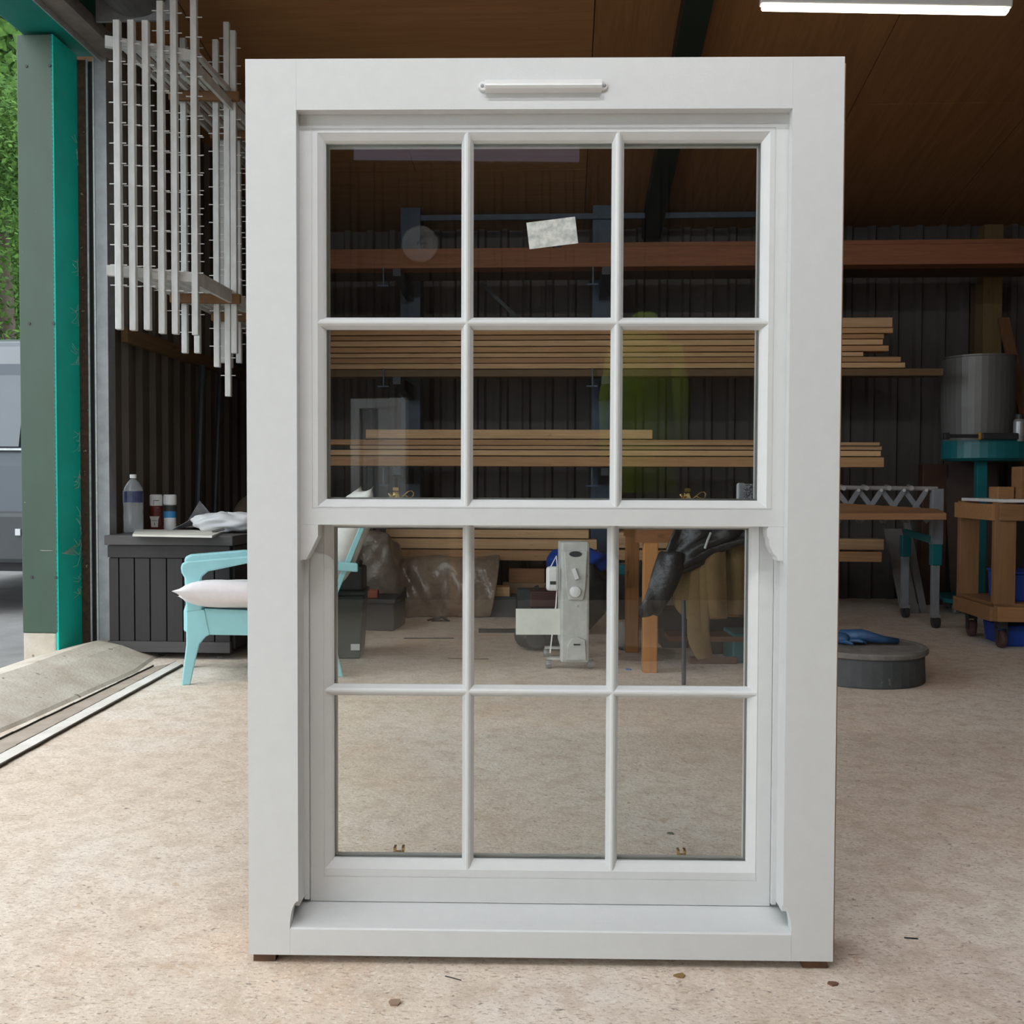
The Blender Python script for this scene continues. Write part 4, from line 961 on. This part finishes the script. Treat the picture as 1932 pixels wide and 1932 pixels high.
# leaning pale sheets
for i, (px0, px1, yt, yb, lab) in enumerate(((1690, 1722, 1000, 1118, 'wide greyish board leaning behind the roller stand'), (1726, 1738, 985, 1120, 'narrow greyish strip leaning behind the roller stand'))):
    a = at(px0, yt, 7.75); b = at(px1, yt, 7.75)
    tag(MB().prism([(7.6, 0), (7.63, 0), (8.0, a.z), (7.97, a.z)], 0, a.x, b.x).build('leaning_board', M('greyish_board', (.20, .19, .18), (.15, .14, .135), 6, rough=.8)), lab, 'board')
a, b = at(1790, 880, 8.1), at(1885, 1085, 8.1)
tag(MB().prism([(8.0, 0), (8.02, 0), (8.2, a.z+.1), (8.18, a.z+.1)], 0, a.x, b.x).build('hardboard_sheet', M('hardboard', (.10, .065, .055), (.075, .05, .043), 4, rough=.7)), 'purplish brown hardboard sheet leaning on the wall behind the teal stand', 'sheet')
lump(1738, 1788, 876, 1090, 8.15, .1, M('rusty_panel', (.08, .04, .025)), 'rusty_panel', 'narrow rusty brown panel between lattice and teal stand', 'panel', ground=True)
# teal machine stand
ts = thing('machine_stand', 'teal steel machine stand with round tray on a single post', 'stand', (at(1850, 900, 7.7).x, 7.7, 0))
zt3, zb3 = at(1850, 832, 7.7).z, at(1850, 870, 7.7).z
MB().box(-.04, .04, -.03, .03, .10, zb3).build('post', TEALD, ts, bevel=.004)
ro = (1950-1785)/2/FPX*7.7
MB().lathe([(ro*.9, zb3), (ro, zb3+.02), (ro, zt3), (ro*.93, zt3), (ro*.92, zb3+.03), (.01, zb3+.03)], (.07, .05, 0), 36, sy=.8).build('tray', TEALD, ts, smooth=False)
MB().prism([(-.33, -.12), (-.30, -.2), (.1, -.3), (.25, -.2), (.3, .25), (-.2, .3)], 2, .09, .125).build('base_plate', TEALD, ts, bevel=.004)
for (x_, y_) in ((.04, -.22), (-.22, -.1), (.2, .15), (-.15, .22)):
    MB().lathe([(.01, -.02), (.043, -.016), (.043, .016), (.01, .02)], (x_, y_, .044), 16, axis=0).build('castor', STEEL, ts, smooth=False)
dr = thing('metal_drum', 'tall dull grey metal drum standing on the teal machine stand', 'drum', (at(1846, 740, 7.85).x, 7.86, zb3+.03))
rd = (1910-1781)/2/FPX*7.86; hd_ = at(1846, 676, 7.86).z-(zb3+.03)
MB().lathe([(rd*.9, 0), (rd*.92, .02), (rd, hd_*.5), (rd*1.0, hd_-.01)], seg=36).build('body', MELM, dr, smooth=False)
MB().lathe([(rd*1.0, hd_-.012), (rd*1.02, hd_-.008), (rd*1.02, hd_+.004), (rd*.5, hd_+.006)], seg=36).build('lid', MELM, dr, smooth=False)
sn = at(1815, 826, 7.36)
sd = thing('hand_saw_tool', 'black clamp tool with yellow collar on the teal tray', 'tool', (at(1815, 826, 7.46).x, 7.46, zt3))
MB().box(-.13, .13, -.012, .012, .012, .04).build('bar', BLACK, sd, bevel=.004)
MB().box(.12, .14, -.02, .02, .0, .055).build('collar', M('yellow_plastic', (.45, .28, .04), rough=.5), sd, bevel=.003, label='yellow collar')
MB().box(.14, .42, -.03, .03, .0, .05).build('handle', BLACK, sd, bevel=.01)
MB().box(-.14, -.10, -.02, .02, -.0, .05).build('jaw', BLACK, sd, bevel=.004)
cu = at(1925, 822, 7.5)
o = thing('aerosol_can', 'shiny white and silver can on the right of the teal tray', 'can', (cu.x, 7.52, zt3-.01))
MB().lathe([(.04, 0), (.042, .01), (.042, .15), (.03, .17)], seg=20).build('body', GALV, o, smooth=False)
MB().lathe([(.028, .17), (.028, .205), (.02, .21)], seg=16).build('cap', BLACK, o)
# wooden trolley
ca = fl(1890, 1172, .17)
cx0 = at(1876, 1100, 5.95).x
cart = thing('wooden_trolley', 'orange-brown timber trolley on castors at the right edge', 'trolley', (cx0, 5.95, 0), R(-4))
CW = wood('trolley_wood', (.33, .17, .07), (.25, .12, .05), 2); CWx = wood('trolley_rail_wood', (.33, .17, .07), (.25, .12, .05), 0)
tp = .915
for (x_, y_) in ((0, 0), (.75, 0), (0, .55), (.75, .55)):
    MB().box(x_, x_+.125, y_, y_+.05, .17, tp-.02).build('post', CW, cart, bevel=.003)
MB().box(.02, .85, -.022, 0, tp-.13, tp-.03).build('rail', CWx, cart, bevel=.003)
MB().box(.02, .85, -.022, 0, .17, .26).build('rail', CWx, cart, bevel=.003)
MB().box(-.022, 0, .0, .6, .17, .26).build('rail', CWx, cart, bevel=.003)
MB().box(-.022, 0, .0, .6, tp-.13, tp-.03).build('rail', CWx, cart, bevel=.003)
MB().box(0, .87, 0, .6, .26, .28).build('shelf', CWx, cart, bevel=.003)
MB().box(.03, .9, -.03, .62, tp-.02, tp).build('worktop', WHITEP, cart, bevel=.003, label='white faced top board')
for (x_, y_) in ((.07, .06), (.78, .06), (.07, .52), (.78, .52)):
    MB().box(x_-.03, x_+.03, y_-.025, y_+.025, .12, .17).box(x_-.03, x_-.024, y_-.02, y_+.02, .05, .13).box(x_+.024, x_+.03, y_-.02, y_+.02, .05, .13).build('castor_fork', BLACK, cart)
    MB().lathe([(.01, -.02), (.052, -.016), (.055, 0), (.052, .016), (.01, .02)], (x_, y_, .055), 20, axis=0).build('castor', M('red_brown_wheel', (.10, .05, .045), rough=.6), cart, smooth=False)
bw = thing('blue_bin', 'bright blue plastic bin on the lower shelf of the trolley', 'bin', (cx0+.14, 6.05, .28), R(-4))
MB().prism([(.0, 0), (.28, 0), (.30, .17), (-.01, .17)], 1, 0, .3).build('body', BLUEB, bw, bevel=.008)
MB().box(-.015, .305, -.01, .31, .17, .185).build('rim', BLUEB, bw, bevel=.004)
bw2 = thing('blue_tray', 'shallow blue plastic tray on the floor under the trolley', 'tray', (cx0+.12, 6.0, 0), R(-4))
MB().prism([(.0, 0), (.40, 0), (.42, .13), (-.02, .13)], 1, 0.05, .35).build('body', BLUEB, bw2, bevel=.008)
for (x_, y_, w1_, h1_, z1_, lab) in ((.075, .15, .1, .075, 0, 'small pale wood block on the trolley top'), (.19, .1, .12, .20, 0, 'taller orange wood block on the trolley top')):
    c = Matrix.Rotation(R(-4), 3, 'Z') @ Vector((x_, y_, 0)) + Vector((cx0, 5.95, tp))
    tag(MB().box(0, w1_, 0, .12, 0, h1_).build('offcut_block', CWx, loc=c, bevel=.003), lab, 'block')

# ---- strip light
la, lb = at(1433, 8, 5.2), at(1907, 16, 5.05)
md = (la+lb)/2; vec = lb-la; az = math.atan2(vec.y, vec.x)
sl_ = thing('strip_light', 'long white fluorescent strip light under the ceiling', 'light', md, az)
Lh = vec.length/2
sl_.rotation_euler.y = -math.atan2(vec.z, math.hypot(vec.x, vec.y))
MB().box(-Lh, Lh, -.03, .03, -.005, .045).build('casing', WHITEP, sl_, bevel=.008)
MB().box(-Lh+.012, Lh-.012, -.026, .026, -.028, -.005).build('diffuser', emit('tube_glow', (1.0, .93, .72), 9.0), sl_, bevel=.01)
for x_ in (-Lh*.7, Lh*.7):
    MB().tube([(x_, 0, .04), (x_, 0, ceil_z(5.2)-md.z+.02)], .004, 6).build('hanger', STEEL, sl_)

# ================================================================== OUTSIDE: VAN, TREES
vx = at(20, 900, 7.5)
van = thing('grey_van', 'silver grey panel van parked outside the door', 'van', (vx.x-.05, 7.6, -.03), R(-4))
VM = M('van_silver', (.07, .08, .095), (.065, .075, .085), 2, rough=.28, metal=.4)
VG = M('van_glass', (.06, .075, .09), (.05, .065, .08), 3, rough=.1, spec=.9)
VL = M('van_trim', (.05, .055, .058), (.045, .05, .052), 5, rough=.6)
# body: profile in (y,z) with the van's nose away, extruded along x
prof = [(0, .42), (-.04, .75), (-.02, 1.15), (.10, 1.95), (.22, 2.14), (.5, 2.2), (3.6, 2.2), (3.9, 2.1), (4.4, 1.4), (4.9, 1.2), (5.05, .9), (5.05, .42)]
MB().prism([(y_, z_) for y_, z_ in prof], 0, -1.8, .18).build('body', VM, van, bevel=.05)
MB().prism([(-.025, 1.30), (.086, 1.86), (.10, 1.86), (.0, 1.30)], 0, -1.65, .08).build('rear_window', VG, van)
MB().prism([(.35, 1.3), (3.6, 1.3), (3.5, 1.85), (.42, 1.85)], 0, .175, .19).build('side_window', VG, van)
MB().box(-1.8, .2, -.12, .25, .40, .80).build('bumper', VL, van, bevel=.04)
MB().box(-1.8, .185, -.055, -.03, 1.27, 1.285).box(.178, .195, 0, 4.3, 1.2, 1.215).build('chrome_strip', GALV, van)
MB().box(.11, .15, -.135, -.115, .62, .67).build('reflector', PAPER, van)
MB().box(-1.85, .15, .15, 4.9, .32, .45).build('chassis', BLACK, van)
for y_ in (.95, 4.1):
    for x_ in (-1.6, .06):
        w = MB().lathe([(.2, -.11), (.33, -.10), (.345, -.05), (.345, .05), (.33, .10), (.2, .11)], (x_, y_, .345), 28, axis=0).build('wheel', BLACK, van, smooth=False)
        MB().lathe([(.03, -.115), (.19, -.112), (.19, .112), (.03, .115)], (x_, y_, .345), 16, axis=0).build('hub', STEEL, w)
LEAF = M('leaf_green', (.085, .17, .03), (.02, .055, .012), 3, rough=.8, lo=.3, hi=.7, spec=.15)
def tree(c, rad, hgt, seed, lab, nl=9000):
    r2 = random.Random(seed); t = thing('broadleaf_tree', lab, 'tree', c)
    MB().tube([(0, 0, 0), (.1, 0, hgt*.4), (0, .1, hgt*.75)], [.22, .16, .06], 10).build('trunk', wood('bark', (.10, .075, .05), (.06, .045, .03), 2), t, smooth=True)
    q_ = MB(); cl = []
    for i in range(60):
        th_, ph_ = r2.uniform(0, 6.28), r2.uniform(-1.4, 1.5); k = r2.uniform(.35, 1)
        cl.append(Vector((rad*k*math.cos(th_)*math.cos(ph_), rad*k*math.sin(th_)*math.cos(ph_), hgt*.55+hgt*.45*k*math.sin(ph_))))
    for i in range(nl):
        b = r2.choice(cl); d = Vector((r2.gauss(0, 1), r2.gauss(0, 1), r2.gauss(0, .8)))*rad*.2
        p = b+d; 
        if p.z < .2: continue
        a = Vector((r2.gauss(0, 1), r2.gauss(0, 1), r2.gauss(0, .7))).normalized()*.055; u = a.cross(Vector((r2.gauss(0, 1), r2.gauss(0, 1), 1))).normalized()*.026
        q_.add([p-a, p+u, p+a, p-u], [(0, 1, 2, 3)])
    q_.build('foliage', LEAF, t, kind='stuff')
tree((-8.3, 16.0, 0), 2.6, 7.2, 1, 'leafy green tree beyond the van outside the door', 30000)
tree((-11.8, 21.5, 0), 3.0, 10, 2, 'tall tree farther off behind the first one outside the door', 20000)
hg = thing('sky_screen_hedge', 'dense dark green hedge added behind the trees to cover the bright sky', 'hedge', (-15, 30, 0), R(25))  # added foliage screen, blocks the bright sky between the leaves
q_ = MB(); r2 = random.Random(8)
for i in range(9000):
    p = Vector((r2.uniform(-6, 6), r2.uniform(-.5, .1), r2.uniform(.1, 17)))
    a = Vector((r2.gauss(0, 1), r2.gauss(0, .3), r2.gauss(0, 1))).normalized()*.24; u = a.cross(Vector((0, 1, .3))).normalized()*.15
    q_.add([p-a, p+u, p+a, p-u], [(0, 1, 2, 3)])
q_.build('foliage', LEAF, hg, kind='stuff')
MB().box(-6, 6, .1, 1.2, 0, 17).build('core', M('sky_screen_core', (.02, .04, .01)), hg)

# ================================================================== BEHIND THE CAMERA (only seen mirrored in the panes)
tv_ = thing('trestle_table', 'trestle table behind the camera carrying a white casement', 'table', W(-.95, -3.1, 0), -YAW)
MB().box(-.6, .6, -.3, .3, .72, .76).build('tabletop', PINE, tv_)
for x_, y_ in ((-.5, -.25), (.5, -.25), (-.5, .25), (.5, .25)): MB().box(x_-.03, x_+.03, y_-.03, y_+.03, 0, .72).build('leg', PINE, tv_)
cs = thing('white_casement', 'small white casement window standing on the trestle table', 'window', W(-.98, -3.05, .76), -YAW+R(20))
MB().ring(-.22, .22, 0, .85, [(0, 0, 0, .05), (0, 0, 0, 0), (.07, .07, .08, 0), (.07, .07, .08, .05)]).build('frame', PAINT, cs)
MB().box(.0, .15, .01, .04, .08, .78).build('panel', PAINT, cs)
MB().box(-.15, .0, .02, .025, .08, .78).build('pane', GLASS, cs)
hs_ = thing('hi_vis_jacket', 'yellow-green high visibility jacket hanging on a stand, mirrored in the glass', 'jacket', (.62, -1.5, 0))
MB().tube([(0, 0, .02), (0, 0, 2.0)], .015, 8).lathe([(.2, 0), (.2, .02)], (0, 0, 0), 16).build('coat_stand', DKSTEEL, hs_)
q = MB()
prof_ = [(.95, .19), (1.2, .18), (1.5, .17), (1.72, .17), (1.84, .12), (1.92, .10), (1.97, .05)]
rows = []
for z_, r__ in prof_:
    rows.append([(r__*math.cos(t_*math.pi/16)*(1+.06*math.sin(t_*2.2+z_*4)), .6*r__*math.sin(t_*math.pi/16), z_) for t_ in range(33)])
q.grid(rows); q.build('body', HIVIS, hs_, smooth=True, solid=.006)
for s_ in (-1, 1):
    MB().tube([(s_*.15, 0, 1.78), (s_*.20, .02, 1.5), (s_*.20, .0, 1.15)], [.06, .06, .05], 12).build('sleeve', HIVIS, hs_, smooth=True)
ck = thing('wall_clock', 'round wall clock on the front wall, mirrored in the top left pane', 'clock', W(-.78, FRONT+.08, 2.98), -YAW)
MB().lathe([(.15, 0), (.15, .03), (.135, .035), (.13, .03)], (0, 0, 0), 32, axis=1).build('rim', WHITEP, ck)
MB().lathe([(.13, .028), (.001, .029)], (0, 0, 0), 32, axis=1).build('dial', M('clock_dial', (.3, .33, .38), rough=.5), ck)
MB().obox((.0, .034, .03), (.008, .003, .09), (0, R(30), 0)).obox((.03, .034, .0), (.07, .003, .006)).build('hands', BLACK, ck)

# ---- two more strip lights hanging above and behind the camera (they light the front of the window)
for i, (lx, ly, lz) in enumerate(((-.55, .35, 3.75), (.95, -.6, 3.85))):
    t_ = thing('strip_light', ['ceiling strip light hanging just in front of the window, above the frame', 'ceiling strip light hanging behind the camera'][i], 'light', (lx, ly, lz), -YAW)
    MB().box(-.66, .66, -.03, .03, -.005, .045).build('casing', WHITEP, t_, bevel=.008)
    MB().box(-.65, .65, -.026, .026, -.028, -.005).build('diffuser', emit('tube_glow_%d' % i, (.96, .98, 1.0), 175.0), t_, bevel=.01)
    for x_ in (-.45, .45): MB().tube([(x_, 0, .04), (x_, 0, ceil_z(ly)-lz+.03)], .004, 6).build('hanger', STEEL, t_)
